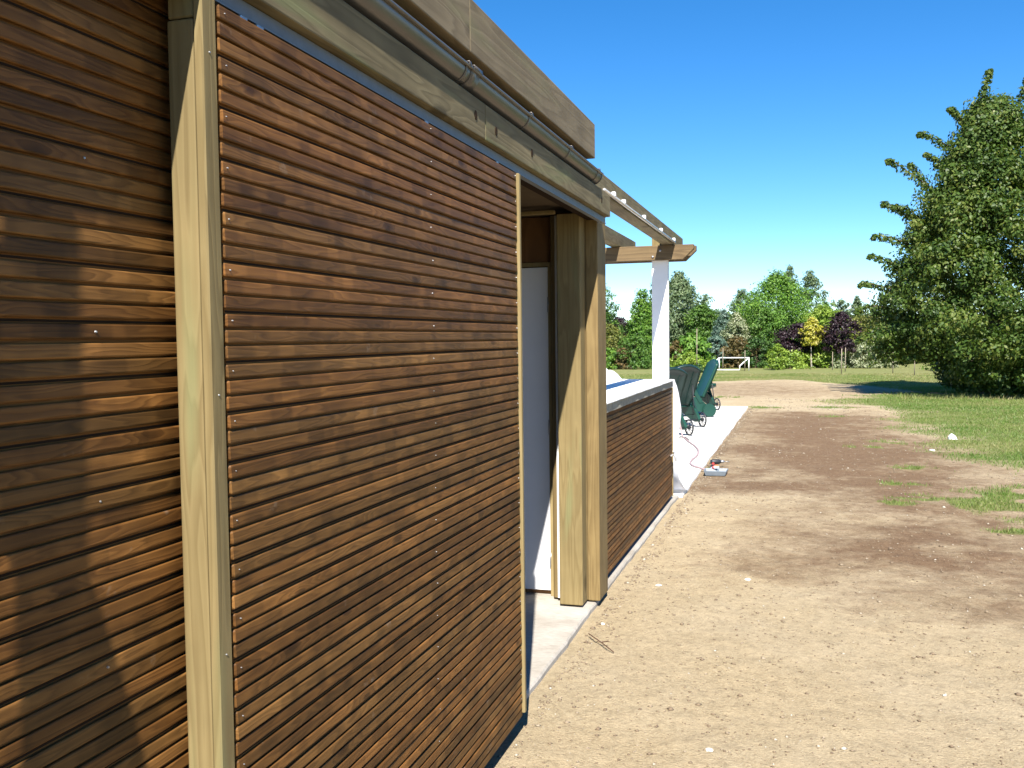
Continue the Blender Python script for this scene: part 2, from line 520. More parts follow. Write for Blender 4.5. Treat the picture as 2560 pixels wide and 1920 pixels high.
F = np.stack([idx[:-1, :-1], idx[:-1, 1:], idx[1:, 1:], idx[1:, :-1]], -1).reshape(-1, 4)
gme = np_mesh('ground', np.stack([GX, GY, GZ], -1).reshape(-1, 3), F, True)
warp = (vnoise(GX, GY, 0.7) - 0.5) * 0.9
moist = np.maximum(poly_soft(GX + warp, GY + warp * 2.5, D1, 1.5), 0.8 * poly_soft(GX + warp, GY + warp, D2, 0.8))
moist = np.maximum(moist, 0.45 * poly_soft(GX, GY + warp * 2, D3, 2.0))
moist = np.clip(moist * (0.75 + 0.5 * vnoise(GX, GY, 0.35)), 0, 1)
grass = grass_amount(GX, GY)
pale = np.exp(-((GY - 21.7 - (vnoise(GX, GY, 1.5) - 0.5)) / 0.45) ** 2) * np.clip((GX + 0.8) * 2, 0, 1) * np.clip((3.0 - GX), 0, 1) * np.clip((vnoise(GX, GY, 0.8) - 0.3) * 2.5, 0, 1)
for nm, arr in (('moist', moist), ('grass', grass), ('pale', pale)):
    at = gme.attributes.new(nm, 'FLOAT', 'POINT')
    at.data.foreach_set('value', arr.astype(np.float32).ravel())

def ground_mat():
    m, nt, b = new_mat('bare_soil_and_lawn')
    tc = N(nt, 'ShaderNodeTexCoord')
    P = tc.outputs['Object']
    def noise(s, d=5.0, r=0.65, off=0):
        n = N(nt, 'ShaderNodeTexNoise', Scale=s, Detail=d, Roughness=r)
        L(nt, P, n.inputs['Vector'])
        return n.outputs['Fac']
    am = N(nt, 'ShaderNodeAttribute', attribute_name='moist').outputs['Fac']
    ag = N(nt, 'ShaderNodeAttribute', attribute_name='grass').outputs['Fac']
    ap = N(nt, 'ShaderNodeAttribute', attribute_name='pale').outputs['Fac']
    fine = noise(95.0, 4.0, 0.75)
    mid = noise(9.0, 5.0, 0.65)
    big = noise(1.3, 4.0, 0.6)
    dry = ramp(nt, [(0.28, (0.232, 0.168, 0.097)), (0.5, (0.371, 0.291, 0.177)), (0.75, (0.482, 0.399, 0.270))], fine).outputs[0]
    dry = mixc(nt, ramp(nt, [(0.35, 0.0), (0.68, 0.6)], mid).outputs[0], dry, (0.437, 0.343, 0.215))
    dry = mixc(nt, ramp(nt, [(0.4, 0.0), (0.7, 0.35)], big).outputs[0], dry, (0.464, 0.383, 0.265))
    wet = ramp(nt, [(0.3, (0.080, 0.047, 0.025)), (0.55, (0.166, 0.101, 0.057)), (0.8, (0.257, 0.174, 0.106))], fine).outputs[0]
    wet = mixc(nt, ramp(nt, [(0.4, 0.0), (0.72, 0.55)], mid).outputs[0], wet, (0.209, 0.136, 0.080))
    mm = math_n(nt, 'ADD', am, math_n(nt, 'MULTIPLY', math_n(nt, 'SUBTRACT', noise(5.0, 8.0, 0.78), 0.5), 1.5))
    col = mixc(nt, ramp(nt, [(0.12, 0.0), (0.75, 0.95)], mm).outputs[0], dry, wet)
    grit = noise(210.0, 3.0, 0.8)
    col = mixc(nt, 1.0, col, ramp(nt, [(0.30, 0.72), (0.45, 1.0), (0.62, 1.0), (0.75, 1.15)], grit).outputs[0], 'MULTIPLY')
    blot = noise(26.0, 6.0, 0.75)
    col = mixc(nt, 1.0, col, ramp(nt, [(0.30, 0.70), (0.5, 1.0), (0.72, 1.14)], blot).outputs[0], 'MULTIPLY')
    col = mixc(nt, ap, col, (0.434, 0.417, 0.382))
    # lawn seen from afar: green with straw
    n1 = noise(3.0, 6.0, 0.7); n2 = noise(38.0, 4.0, 0.75); n3 = noise(0.35, 3.0, 0.6)
    gcol = ramp(nt, [(0.25, (0.048, 0.073, 0.015)), (0.5, (0.120, 0.146, 0.038)), (0.75, (0.240, 0.232, 0.093))], n2).outputs[0]
    straw = ramp(nt, [(0.38, 0.0), (0.7, 0.7)], n1).outputs[0]
    gcol = mixc(nt, straw, gcol, (0.248, 0.224, 0.098))
    gcol = mixc(nt, ramp(nt, [(0.4, 0.0), (0.65, 0.45)], n3).outputs[0], gcol, (0.120, 0.163, 0.043))
    gm = math_n(nt, 'ADD', ag, math_n(nt, 'MULTIPLY', math_n(nt, 'SUBTRACT', noise(14.0, 4.0, 0.7), 0.5), 0.7))
    col = mixc(nt, ramp(nt, [(0.3, 0.0), (0.7, 0.92)], gm).outputs[0], col, gcol)
    L(nt, col, b.inputs['Base Color'])
    b.inputs['Roughness'].default_value = 0.95
    b.inputs['Specular IOR Level'].default_value = 0.12
    bp = N(nt, 'ShaderNodeBump', Strength=0.9, Distance=0.016)
    L(nt, math_n(nt, 'ADD', fine, mid), bp.inputs['Height'])
    L(nt, bp.outputs[0], b.inputs['Normal'])
    return m
MAT['ground'] = ground_mat()
g = put('ground', gme, 'ground')
tag(g, 'bare tan soil with darker patches running into dry lawn', 'ground', kind='structure')

# slab of the cabin and the patio beyond, ragged outer edge
def slab_mesh(x0, y0, y1, edge, amp, top, bot, name):
    yy = np.arange(y0, y1 + 0.001, 0.06)
    ex = edge + (vnoise(yy * 0 + edge, yy, 0.35) - 0.5) * amp + (vnoise(yy * 0 + 3, yy, 0.09) - 0.5) * amp * 0.7
    bm = bmesh.new()
    a = [bm.verts.new((x0, y, top)) for y in yy]
    b_ = [bm.verts.new((e - 0.008, y, top)) for e, y in zip(ex, yy)]
    c = [bm.verts.new((e, y, top - 0.010)) for e, y in zip(ex, yy)]
    d = [bm.verts.new((e + 0.004, y, bot)) for e, y in zip(ex, yy)]
    f = [bm.verts.new((x0, y, bot)) for y in yy]
    for i in range(len(yy) - 1):
        for p, q in ((a, b_), (b_, c), (c, d), (d, f)):
            bm.faces.new((p[i], q[i], q[i + 1], p[i + 1]))
    bm.faces.new((a[0], f[0], d[0], c[0], b_[0]))
    bm.faces.new((a[-1], b_[-1], c[-1], d[-1], f[-1]))
    bmesh.ops.recalc_face_normals(bm, faces=bm.faces)
    return bm_mesh(bm, name)
tag(put('floor_slab', slab_mesh(-6, -4, 9.30, -1.150, 0.014, 0.0, -0.15, 'floor_slab'), 'rough_concrete'), 'rough concrete floor slab under the timber cabin', 'slab', kind='structure')
tag(put('patio', slab_mesh(-10, 9.304, 21.4, -1.115, 0.016, 0.002, -0.15, 'patio'), 'concrete'), 'bright pale concrete patio under the green loungers', 'patio', kind='structure')

# ================================================================== CABIN
cabin = empty('timber_cabin', (-1.15, 1.5, 0.0), label='brown slatted timber cabin with sliding door and zinc gutter', cat='cabin')
PITCHZ, FACEH = 0.0325, 0.0258

def slat_mesh(length, depth=0.021, h=FACEH):
    """round-edged slat: face towards +x, length along y, origin at face centre"""
    bm = bmesh.new()
    r = 0.0035
    prof = []
    for (cx, cz, a0) in ((-r, h / 2 - r, 0), ):
        for k in range(4):
            a = math.radians(90 - 30 * k)
            prof.append((-r + r * math.cos(a), h / 2 - r + r * math.sin(a)))
    for k in range(4):
        a = math.radians(-30 * k)
        prof.append((-r + r * math.cos(a), -h / 2 + r + r * math.sin(a)))
    prof = [(-depth, h / 2 - 0.001)] + prof + [(-depth, -h / 2 + 0.001)]
    e = 0.004
    rings = []
    for (y, sh) in ((-length / 2, 0.0035), (-length / 2 + e, 0), (length / 2 - e, 0), (length / 2, 0.0035)):
        rings.append([bm.verts.new((max(-depth, x - sh), y, z * (1 - sh / h * 1.2))) for x, z in prof])
    n = len(prof)
    for i in range(3):
        for k in range(n):
            bm.faces.new((rings[i][k], rings[i][(k + 1) % n], rings[i + 1][(k + 1) % n], rings[i + 1][k]))
    bm.faces.new(rings[0]); bm.faces.new(rings[-1][::-1])
    bmesh.ops.recalc_face_normals(bm, faces=bm.faces)
    me = bm_mesh(bm, 'slat')
    me.materials.append(MAT['stain'])
    return me

def slats(parent, x, y0, y1, z0, n, variants=5, tilt=0.0):
    meshes = [slat_mesh(y1 - y0 - random.uniform(0, 0.006)) for _ in range(variants)]
    zs = []
    for i in range(n):
        extra = (i // 3) * 0.0012 - (0.0011 if i % 3 == 2 else 0) + (0.0011 if i % 3 == 0 else 0)
        z = z0 + i * (PITCHZ - 0.0004) + extra
        zs.append(z)
        o = put('slat', meshes[i % variants], None, parent, (x + random.uniform(-0.0012, 0.0012), (y0 + y1) / 2 + random.uniform(-0.002, 0.002), z))
        o.rotation_euler = (random.uniform(-0.0006, 0.0006), random.uniform(-0.015, 0.015) - 0.05, random.uniform(-0.0004, 0.0004))
    return zs

def joints(parent, x, y0, y1, zs):
    for i in range(2, len(zs) - 1, 3):
        z = (zs[i] + zs[i + 1]) / 2
        box('joint', x - 0.0095, x - 0.0078, y0, y1, z - 0.0020, z + 0.0020, 'dark_back', parent, 0)

def screws(parent, pts, r=0.0032):
    bm = bmesh.new()
    o = Vector(pts[0])
    for p in pts:
        mm = Matrix.Translation(Vector(p) - o) @ Matrix.Rotation(math.pi / 2, 4, 'Y')
        bmesh.ops.create_cone(bm, cap_ends=True, segments=8, radius1=r, radius2=r * 0.7, depth=0.003, matrix=mm)
    ob = put('screw_heads', bm_mesh(bm, 'screw_heads'), 'steel', parent, o)
    tag(ob, kind='stuff')

# --- fixed side wall on the left
SWX = -1.157
sw = box('side_wall', -1.26, SWX - 0.0085, -3.0, 1.575, 0.02, 2.26, 'groove', cabin, 0)
tag(sw, 'fixed slatted wall left of the pale post')
zs = slats(sw, SWX, -3.0, 1.578, 0.045, 68, 6)
joints(sw, SWX, -3.0, 1.574, zs)
screws(sw, [(SWX + 0.001, 1.335 + random.uniform(-.01, .01), z) for z in zs[2::9]], 0.0026)

# --- pale post with cover batten at the left of the sliding door
po = box('post', -1.133, -1.0765, 1.526, 1.585, 0.0, 2.150, 'pine_z', cabin, 0.004, 2)
tag(po, 'pale green-tinged pine post left of the sliding door')
box('post_head', -1.133, -1.078, 1.528, 1.585, 2.153, 2.262, 'pine_z', cabin, 0.003)
bt = box('cover_batten', -1.0755, -1.056, 1.524, 1.569, -0.01, 2.215, 'pine_z', cabin, 0.003)
screws(bt, [(-1.0555, 1.545, 2.09), (-1.0555, 1.548, 0.95), (-1.0555, 1.546, 1.45)], 0.0022)

# --- sliding door
DX = -1.055
dz0 = 0.066
door = box('sliding_door', -1.097, DX - 0.0085, 1.582, 3.528, 0.055, 2.185, 'groove', cabin, 0)
tag(door, 'slatted brown sliding door hung below the rail')
zs = slats(door, DX, 1.574, 3.532, dz0, 66, 6)
joints(door, DX, 1.583, 3.527, zs)
pts = []
for i, z in enumerate(zs):
    if i % 3 == 2:
        pts += [(DX + 0.001, 1.594 + random.uniform(-.003, .003), z), (DX + 0.001, 2.64 + random.uniform(-.006, .006), z), (DX + 0.001, 3.512, z)]
screws(door, pts, 0.0015)
box('edge_trim', -1.097, -1.046, 3.5345, 3.558, 0.062, 2.19, 'pale_z', door, 0.003)
for yy in (1.66, 1.72, 2.62, 3.30):
    box('hanger', -1.072, -1.060, yy, yy + 0.025, 2.187, 2.1975, 'steel', door, 0.002)
tr = box('track', -1.094, -1.074, 1.30, 5.34, 2.199, 2.2365, 'rail', cabin, 0.002)
box('track_lip', -1.0735, -1.066, 1.30, 5.34, 2.199, 2.2025, 'rail', tr, 0)
box('rail_board', -1.180, -1.121, 1.60, 5.35, 2.225, 2.262, 'dark_back', cabin, 0.002)

# --- lower beam in two lengths, with bored holes
b1 = box('eave_beam', -1.096, -1.045, -3.0, 3.131, 2.238, 2.361, 'beam_y', cabin, 0.004, 2)
b2 = box('eave_beam', -1.096, -1.045, 3.1335, 5.362, 2.238, 2.361, 'beam_y', cabin, 0.004, 2)
def disc(name, c, r, mat, parent, nx=1, sc=(1, 1)):
    bm = bmesh.new()
    bmesh.ops.create_cone(bm, cap_ends=True, segments=14, radius1=r, radius2=r * 0.8, depth=0.003, matrix=Matrix.Rotation(math.pi / 2, 4, 'Y'))
    bmesh.ops.scale(bm, vec=(1, sc[0], sc[1]), verts=bm.verts)
    return put(name, bm_mesh(bm, name), mat, parent, c)
for (b_, y, z) in ((b1, 3.03, 2.300), (b2, 3.25, 2.292), (b2, 3.72, 2.300), (b2, 5.12, 2.300)):
    disc('bolt_hole', (-1.0445, y, z), 0.014, 'black_hole', b_, sc=(1.1, 1.3))

# --- fascia above the gutter
box('fascia', -1.080, -1.018, -3.0, 2.9068, 2.472, 2.646, 'fascia_y', cabin, 0.004, 2)
box('fascia', -1.080, -1.018, 2.908, 4.828, 2.472, 2.646, 'fascia_y', cabin, 0.004, 2)
box('roof', -4.6, -1.112, -3.0, 4.80, 2.376, 2.55, 'ceiling', cabin, 0)
box('roof_membrane', -4.6, -1.083, -3.0, 4.79, 2.552, 2.57, 'black_hole', cabin, 0)
box('ceiling_board', -4.6, -1.185, -3.0, 5.35, 2.30, 2.34, 'ceiling', cabin, 0)
box('roof_end_board', -4.6, -1.098, 4.803, 5.61, 2.342, 2.372, 'ceiling', cabin, 0)
box('head_board', -1.184, -1.122, 4.0, 5.61, 2.264, 2.340, 'ceiling', cabin, 0)
box('partition_head', -4.6, -1.186, 5.352, 5.61, 2.275, 2.340, 'ceiling', cabin, 0)

# --- half-round gutter
def gutter(name, y0, y1, cx, cz, R, parent, mat, t=0.003):
    bm = bmesh.new()
    prof = []
    for k in range(17):
        a = math.pi + math.pi * k / 16
        prof.append((cx + R * math.cos(a), cz + R * math.sin(a)))
    # rolled outer lip
    for k in range(8):
        a = math.pi + 2 * math.pi * k / 8 * 0.8
        prof.append((cx + R + 0.006 + 0.006 * math.cos(a), cz + 0.002 - 0.006 * math.sin(a)))
    inner = [(cx + (x - cx) * (1 - t / R), cz + (z - cz) * (1 - t / R) + 0.0005) for x, z in prof[:17]][::-1]
    loop = prof + inner
    A = [bm.verts.new((x, y0, z)) for x, z in loop]
    B = [bm.verts.new((x, y1, z)) for x, z in loop]
    n = len(loop)
    for i in range(n):
        bm.faces.new((A[i], A[(i + 1) % n], B[(i + 1) % n], B[i]))
    bmesh.ops.recalc_face_normals(bm, faces=bm.faces)
    me = bm_mesh(bm, name, True)
    return put(name, me, mat, parent)
GX0, GZ0, GR = -1.076, 2.426, 0.048
gut = gutter('gutter', -3.0, 2.93, GX0, GZ0, GR, cabin, 'zinc')
gut2 = gutter('gutter', 2.932, 5.04, GX0, GZ0, GR, cabin, 'zinc')
def strap(y, w, par, r=GR + 0.0025):
    bm = bmesh.new()
    ring = []
    for k in range(15):
        a = math.pi * 1.02 + math.pi * 1.0 * k / 14
        ring.append((GX0 + r * math.cos(a), GZ0 + r * math.sin(a)))
    ring += [(GX0 + r + 0.012, GZ0 + 0.002), (GX0 + r + 0.010, GZ0 + 0.014), (GX0 + r - 0.004, GZ0 + 0.014)]
    A = [bm.verts.new((x, y, z)) for x, z in ring]
    B = [bm.verts.new((x, y + w, z)) for x, z in ring]
    for i in range(len(ring) - 1):
        bm.faces.new((A[i], A[i + 1], B[i + 1], B[i]))
    me = bm_mesh(bm, 'gutter_strap', True)
    o = put('gutter_strap', me, 'zinc', par)
    md = o.modifiers.new('thick', 'SOLIDIFY'); md.thickness = 0.003; md.offset = 1
    return o
for y, w, p in ((1.6, .02, gut), (2.89, .02, gut), (2.94, .08, gut2), (3.62, .02, gut2), (4.30, .02, gut2), (4.93, .02, gut2)):
    strap(y, w, p)
# end cap: half disc
bm = bmesh.new()
vsn = [bm.verts.new((GX0 + (GR + 0.003) * math.cos(math.pi + math.pi * k / 16), 5.041, GZ0 + (GR + 0.003) * math.sin(math.pi + math.pi * k / 16))) for k in range(17)]
fc = bm.faces.new(vsn)
ext = bmesh.ops.extrude_face_region(bm, geom=[fc])
bmesh.ops.translate(bm, vec=(0, 0.012, 0), verts=[v for v in ext['geom'] if isinstance(v, bmesh.types.BMVert)])
bmesh.ops.recalc_face_normals(bm, faces=bm.faces)
put('gutter_end_cap', bm_mesh(bm, 'gutter_end_cap'), 'zinc', gut2)

# --- back and inner walls, partition with the white door
box('back_wall', -4.7, -4.6, -3.0, 5.56, 0.0, 2.44, 'ceiling', cabin, 0)
box('end_wall', -4.6, -1.27, -3.1, -3.0, 0.0, 2.44, 'ceiling', cabin, 0)
part = box('partition', -4.6, -1.41, 5.480, 5.56, 0.0, 2.30, 'ply', cabin, 0)
box('plywood_panel', -2.6, -1.412, 5.462, 5.479, 2.005, 2.27, 'ply', cabin, 0.002)
box('lintel_strip', -2.6, -1.335, 5.20, 5.232, 2.252, 2.272, 'pale_z', cabin, 0.002)
wd = box('inner_door', -2.20, -1.440, 5.448, 5.479, 0.030, 1.972, 'white_door', cabin, 0.003)
tag(wd, 'plain white inner door half in shade')
for z in (0.22, 1.02, 1.75):
    tube('hinge', [(-1.437, 5.440, z - 0.045), (-1.437, 5.440, z + 0.045)], 0.006, 'steel', wd, 8, loc=(-1.437, 5.44, z))
box('door_jamb', -1.438, -1.412, 5.435, 5.479, 0.0, 2.0, 'pale_z', cabin, 0.002)
box('door_head', -2.20, -1.4385, 5.452, 5.479, 1.977, 2.003, 'pale_z', cabin, 0.002)
box('inner_stud', -1.409, -1.372, 5.39, 5.55, 0.01, 2.27, 'pine_brown_z', cabin, 0.003)
box('white_strip', -1.369, -1.352, 5.335, 5.36, 0.02, 2.26, 'white_paint', cabin, 0.002)
pa = box('corner_post', -1.332, -1.195, 5.233, 5.352, 0.012, 2.255, 'pine_z', cabin, 0.009, 3)
tag(pa, 'thick pale pine post right of the doorway')
pb = box('corner_post', -1.1935, -1.121, 5.362, 5.60, 0.010, 2.262, 'pine_brown_z', cabin, 0.007, 2)
tag(pb, 'brown pine post behind the thick pale one')
box('post_filler', -1.40, -1.194, 5.362, 5.56, 0.012, 2.262, 'pine_brown_z', cabin, 0.003)
# unseen board, pole and slanted strip, added to shade the left wall
box('shade_caster_board', -1.075, -1.035, -1.4, 0.700, 1.745, 2.195, 'pine_z', cabin, 0.004)
bm = bmesh.new()
pf = [(0.935, 1.19), (0.745, 1.765), (0.655, 1.765), (0.840, 1.19)]
A = [bm.verts.new((-1.034, y, z)) for y, z in pf]; B = [bm.verts.new((-1.010, y, z)) for y, z in pf]
for k in range(4):
    bm.faces.new((A[k], A[(k + 1) % 4], B[(k + 1) % 4], B[k]))
bm.faces.new(A[::-1]); bm.faces.new(B)
bmesh.ops.recalc_face_normals(bm, faces=bm.faces)
put('shade_caster_strip', bm_mesh(bm, 'shade_caster_strip'), 'pine_z', cabin)
tube('shade_caster_pole', [(-1.03, 0.735, 2.37), (-1.03, 0.735, 0.0)], 0.021, 'zinc', cabin, 12, loc=(-1.03, 0.735, 1.2))

# ================================================================== BAR COUNTER (low slatted wall)
bar = empty('bar_counter', (-1.3, 7.2, 0.0), label='low slatted bar wall with white counter top beside the doorway', cat='bar counter')
core = box('core_wall', -1.36, -1.1825, 5.61, 9.02, 0.03, 1.071, 'groove', bar, 0)
zs = slats(bar, -1.174, 5.603, 9.02, 0.058, 31, 6)
joints(bar, -1.174, 5.612, 9.019, zs)
box('end_trim', -1.200, -1.168, 9.0245, 9.045, 0.03, 1.07, 'pale_z', bar, 0.002)
box('end_wall', -1.36, -1.201, 9.0225, 9.05, 0.004, 1.071, 'white_paint', bar, 0.002)
# counter: mortar edge and white top, edge slightly ragged
def ragged_slab(name, x0, x1, y0, y1, z0, z1, mat, parent, amp):
    yy = np.arange(y0, y1, 0.04)
    bm = bmesh.new()
    ex = x1 + (vnoise(yy * 0 + z0 * 9, yy, 0.14) - 0.5) * amp
    ez = (vnoise(yy * 0 + z1 * 5, yy, 0.11) - 0.5) * amp * 0.5
    rows = [[(x0, z1)] * len(yy), [(e - 0.006, z1) for e in ex], [(e, z1 - 0.006 + q) for e, q in zip(ex, ez)], [(e, z0) for e in ex], [(x0, z0)] * len(yy)]
    Vv = [[bm.verts.new((p[0], y, p[1])) for p, y in zip(r, yy)] for r in rows]
    for a in range(5):
        p, q = Vv[a], Vv[(a + 1) % 5]
        for i in range(len(yy) - 1):
            bm.faces.new((p[i], q[i], q[i + 1], p[i + 1]))
    bm.faces.new([r[0] for r in Vv]); bm.faces.new([r[-1] for r in Vv][::-1])
    bmesh.ops.recalc_face_normals(bm, faces=bm.faces)
    return put(name, bm_mesh(bm, name), mat, parent)
ragged_slab('counter_edge', -1.40, -1.160, 5.605, 9.0, 1.080, 1.1375, 'mortar', bar, 0.006)
ragged_slab('counter_top', -2.0, -1.147, 5.605, 8.96, 1.138, 1.152, 'counter', bar, 0.010)
box('counter_return', -3.4, -2.002, 7.9, 8.98, 1.125, 1.150, 'counter', bar, 0.003)
box('return_wall', -3.3, -1.42, 8.75, 8.92, 0.004, 1.12, 'white_paint', bar, 0.003)
# small tap on the end of the wall
tap = empty('garden_tap', (-1.165, 8.86, 0.42), label='small pale garden tap on the far end of the slatted bar wall', cat='tap')
tube('spout', smooth_path([(-1.172, 8.88, 0.43), (-1.14, 8.88, 0.445), (-1.125, 8.87, 0.43), (-1.122, 8.868, 0.385)]), 0.010, 'zinc_clip', tap, 8, loc=(-1.165, 8.86, 0.42))
tube('handle', [(-1.142, 8.855, 0.478), (-1.138, 8.905, 0.478)], 0.008, 'white_plastic', tap, 8, loc=(-1.165, 8.86, 0.42))
tube('stem', [(-1.140, 8.88, 0.44), (-1.140, 8.88, 0.476)], 0.006, 'zinc_clip', tap, 8, loc=(-1.165, 8.86, 0.42))

# crumpled white sheet on the counter
def crumple(name, cx, cy, z, lx, ly, h, mat, seed, label, cat):
    r2 = np.random.default_rng(seed)
    n = 26
    u, v = np.meshgrid(np.linspace(-1, 1, n), np.linspace(-1, 1, n))
    rad = np.clip(1 - (np.abs(u) ** 2.4 + np.abs(v) ** 2.4), 0, 1) ** 0.6
    ridg = 1 - 2 * np.abs(vnoise(u * 2 + seed, v * 2, 0.6) - 0.5)
    ridg2 = 1 - 2 * np.abs(vnoise(u * 2 + seed, v * 2 + 9, 0.27) - 0.5)
    zz = rad * h * (0.35 + 0.55 * ridg * (0.6 + 0.5 * (-u)) + 0.22 * ridg2)
    x = u * lx * (0.9 + 0.12 * vnoise(v * 3, u * 0 + seed, 0.7)); y = v * ly
    V = np.stack([x, y, zz + 0.003], -1).reshape(-1, 3)
    low = np.stack([x, y, zz * 0 ], -1).reshape(-1, 3)
    id_ = np.arange(n * n).reshape(n, n)
    F = np.stack([id_[:-1, :-1], id_[:-1, 1:], id_[1:, 1:], id_[1:, :-1]], -1).reshape(-1, 4)
    rim = np.concatenate([id_[0, :-1], id_[:-1, -1], id_[-1, :0:-1], id_[:0:-1, 0]])
    rn = np.roll(rim, -1)
    S = np.stack([rim, rim + n * n, rn + n * n, rn], -1)
    me = np_mesh(name, np.concatenate([V, low]), np.concatenate([F, F[:, ::-1] + n * n, S]))
    o = put(name, me, mat, None, (cx, cy, z))
    tag(o, label, cat)
    return o
crumple('plastic_sheet', -1.74, 8.62, 1.1535, 0.15, 0.26, 0.13, 'bag', 3, 'crumpled white plastic sheet heaped on the white counter', 'plastic sheet')
crumple('dust_sheet', -1.72, 7.15, 1.1535, 0.17, 0.55, 0.03, 'bag', 5, 'flat wrinkled white dust sheet lying along the counter', 'dust sheet')

# plastic film hanging at the end of the bar
def film():
    prof = [(1.145, -1.155, 9.055), (1.12, -1.150, 9.06), (1.06, -1.130, 9.065), (0.945, -1.108, 9.07), (0.83, -1.096, 9.075), (0.637, -1.118, 9.085), (0.405, -1.140, 9.10),
            (0.21, -1.135, 9.16), (0.10, -1.110, 9.28), (0.03, -1.095, 9.42), (0.012, -1.085, 9.62)]
    nj = 16
    V = []
    P = smooth_path([(x, y, z) for z, x, y in prof], 5)
    for i, p in enumerate(P):
        t = i / (len(P) - 1)
        for j in range(nj):
            s = j / (nj - 1)
            inner = Vector((-1.62 - 0.1 * t, 9.075 + 0.35 * t ** 3 + 0.02 * math.sin(9 * s), max(p.z, 0.012)))
            q = p.lerp(inner, s)
            wv = math.sin(s * 17 + t * 3) * 0.012 * (0.3 + t) + math.sin(s * 31 + 1) * 0.005
            V.append((q.x + 0.3 * wv * s, q.y + abs(wv) * 1.0, q.z))
    id_ = np.arange(len(P) * nj).reshape(len(P), nj)
    F = np.stack([id_[:-1, :-1], id_[:-1, 1:], id_[1:, 1:], id_[1:, :-1]], -1).reshape(-1, 4)
    me = np_mesh('plastic_film', np.array(V), F, True)
    o = put('plastic_film', me, 'film')
    md = o.modifiers.new('thick', 'SOLIDIFY'); md.thickness = 0.0012
    tag(o, 'milky plastic film hanging from the far end of the bar wall', 'plastic film')
film()

# ================================================================== PERGOLA
perg = empty('pergola', (-1.27, 9.02, 0.0), label='timber pergola frame on a white post beyond the cabin', cat='pergola')
pw = box('white_post', -1.350, -1.198, 8.945, 9.02, 1.153, 2.402, 'white_paint', perg, 0.004)
tag(pw, 'square white painted pergola post')
box('post_top', -1.349, -1.253, 8.946, 9.02, 2.4035, 2.505, 'pine_z', pw, 0.003)
def cross_plank(y0, y1, xr, z0, z1):
    bm = bmesh.new()
    prof = [(-3.6, z0), (xr - 0.10, z0), (xr, z0 + 0.095), (xr, z1), (-3.6, z1)]
    A = [bm.verts.new((x, y0, z)) for x, z in prof]; B = [bm.verts.new((x, y1, z)) for x, z in prof]
    for i in range(5):
        bm.faces.new((A[i], A[(i + 1) % 5], B[(i + 1) % 5], B[i]))
    bm.faces.new(A[::-1]); bm.faces.new(B)
    bmesh.ops.recalc_face_normals(bm, faces=bm.faces)
    bmesh.ops.bevel(bm, geom=list(bm.edges), offset=0.003, segments=1, affect='EDGES')
    bmesh.ops.translate(bm, vec=(1.8, -y0, -z0), verts=bm.verts)
    return put('cross_plank', bm_mesh(bm, 'cross_plank'), 'beam_x', perg, (-1.8, y0, z0))
c1 = cross_plank(8.875, 8.942, -0.952, 2.268, 2.404)
cross_plank(9.024, 9.085, -0.945, 2.262, 2.404)
for x, z in ((-1.33, 2.30), (-1.26, 2.355)):
    tube('bolt', [(x, 8.876, z), (x, 8.868, z)], 0.011, 'steel', c1, 8, loc=(x, 8.872, z))
bm2 = box('long_beam', -1.250, -1.140, 5.40, 9.63, 2.410, 2.535, 'beam_y', perg, 0.004)
bm3 = box('long_beam', -1.735, -1.640, 5.40, 9.77, 2.410, 2.535, 'beam_y', perg, 0.004)
cd = tube('conduit', [(-1.128, 5.60, 2.432), (-1.128, 8.90, 2.430)], 0.011, 'zinc_clip', perg, 10, loc=(-1.128, 7.2, 2.43))
for y in (5.90, 6.25, 7.1, 8.0, 8.83):
    o = box('conduit_clip', -1.1395, -1.114, y - 0.015, y + 0.015, 2.434, 2.462, 'white_plastic', perg, 0.003)

# ================================================================== HOSE, TOOLS
hp = [(-2.35, 14.25, 0.28), (-2.08, 14.48, 0.46), (-1.88, 14.62, 0.43), (-1.815, 14.66, 0.30), (-1.775, 14.67, 0.13), (-1.745, 14.62, 0.02), (-1.66, 14.3, 0.014), (-1.592, 14.003, 0.014), (-1.419, 13.359, 0.014),
      (-1.319, 12.809, 0.014), (-1.286, 12.29, 0.014), (-1.302, 11.88, 0.014), (-1.284, 11.539, 0.014), (-1.215, 11.299, 0.014), (-1.132, 11.175, 0.014), (-1.05, 11.10, 0.0), (-0.99, 11.04, 0.02)]
hose = tube('garden_hose', smooth_path(hp, 6), 0.012, 'hose', None, 8)
tag(hose, 'pinkish grey hose snaking across the pale patio', 'hose')
cb = tube('cable', smooth_path([(-2.6, 14.0, 0.008), (-2.04, 14.254, 0.008), (-1.84, 14.5, 0.008), (-1.72, 14.62, 0.008), (-1.66, 14.45, 0.008), (-1.60, 14.2, 0.008)], 6), 0.006, 'black_resin', None, 6)
tag(cb, 'thin dark cable beside the nearest lounger wheel', 'cable')

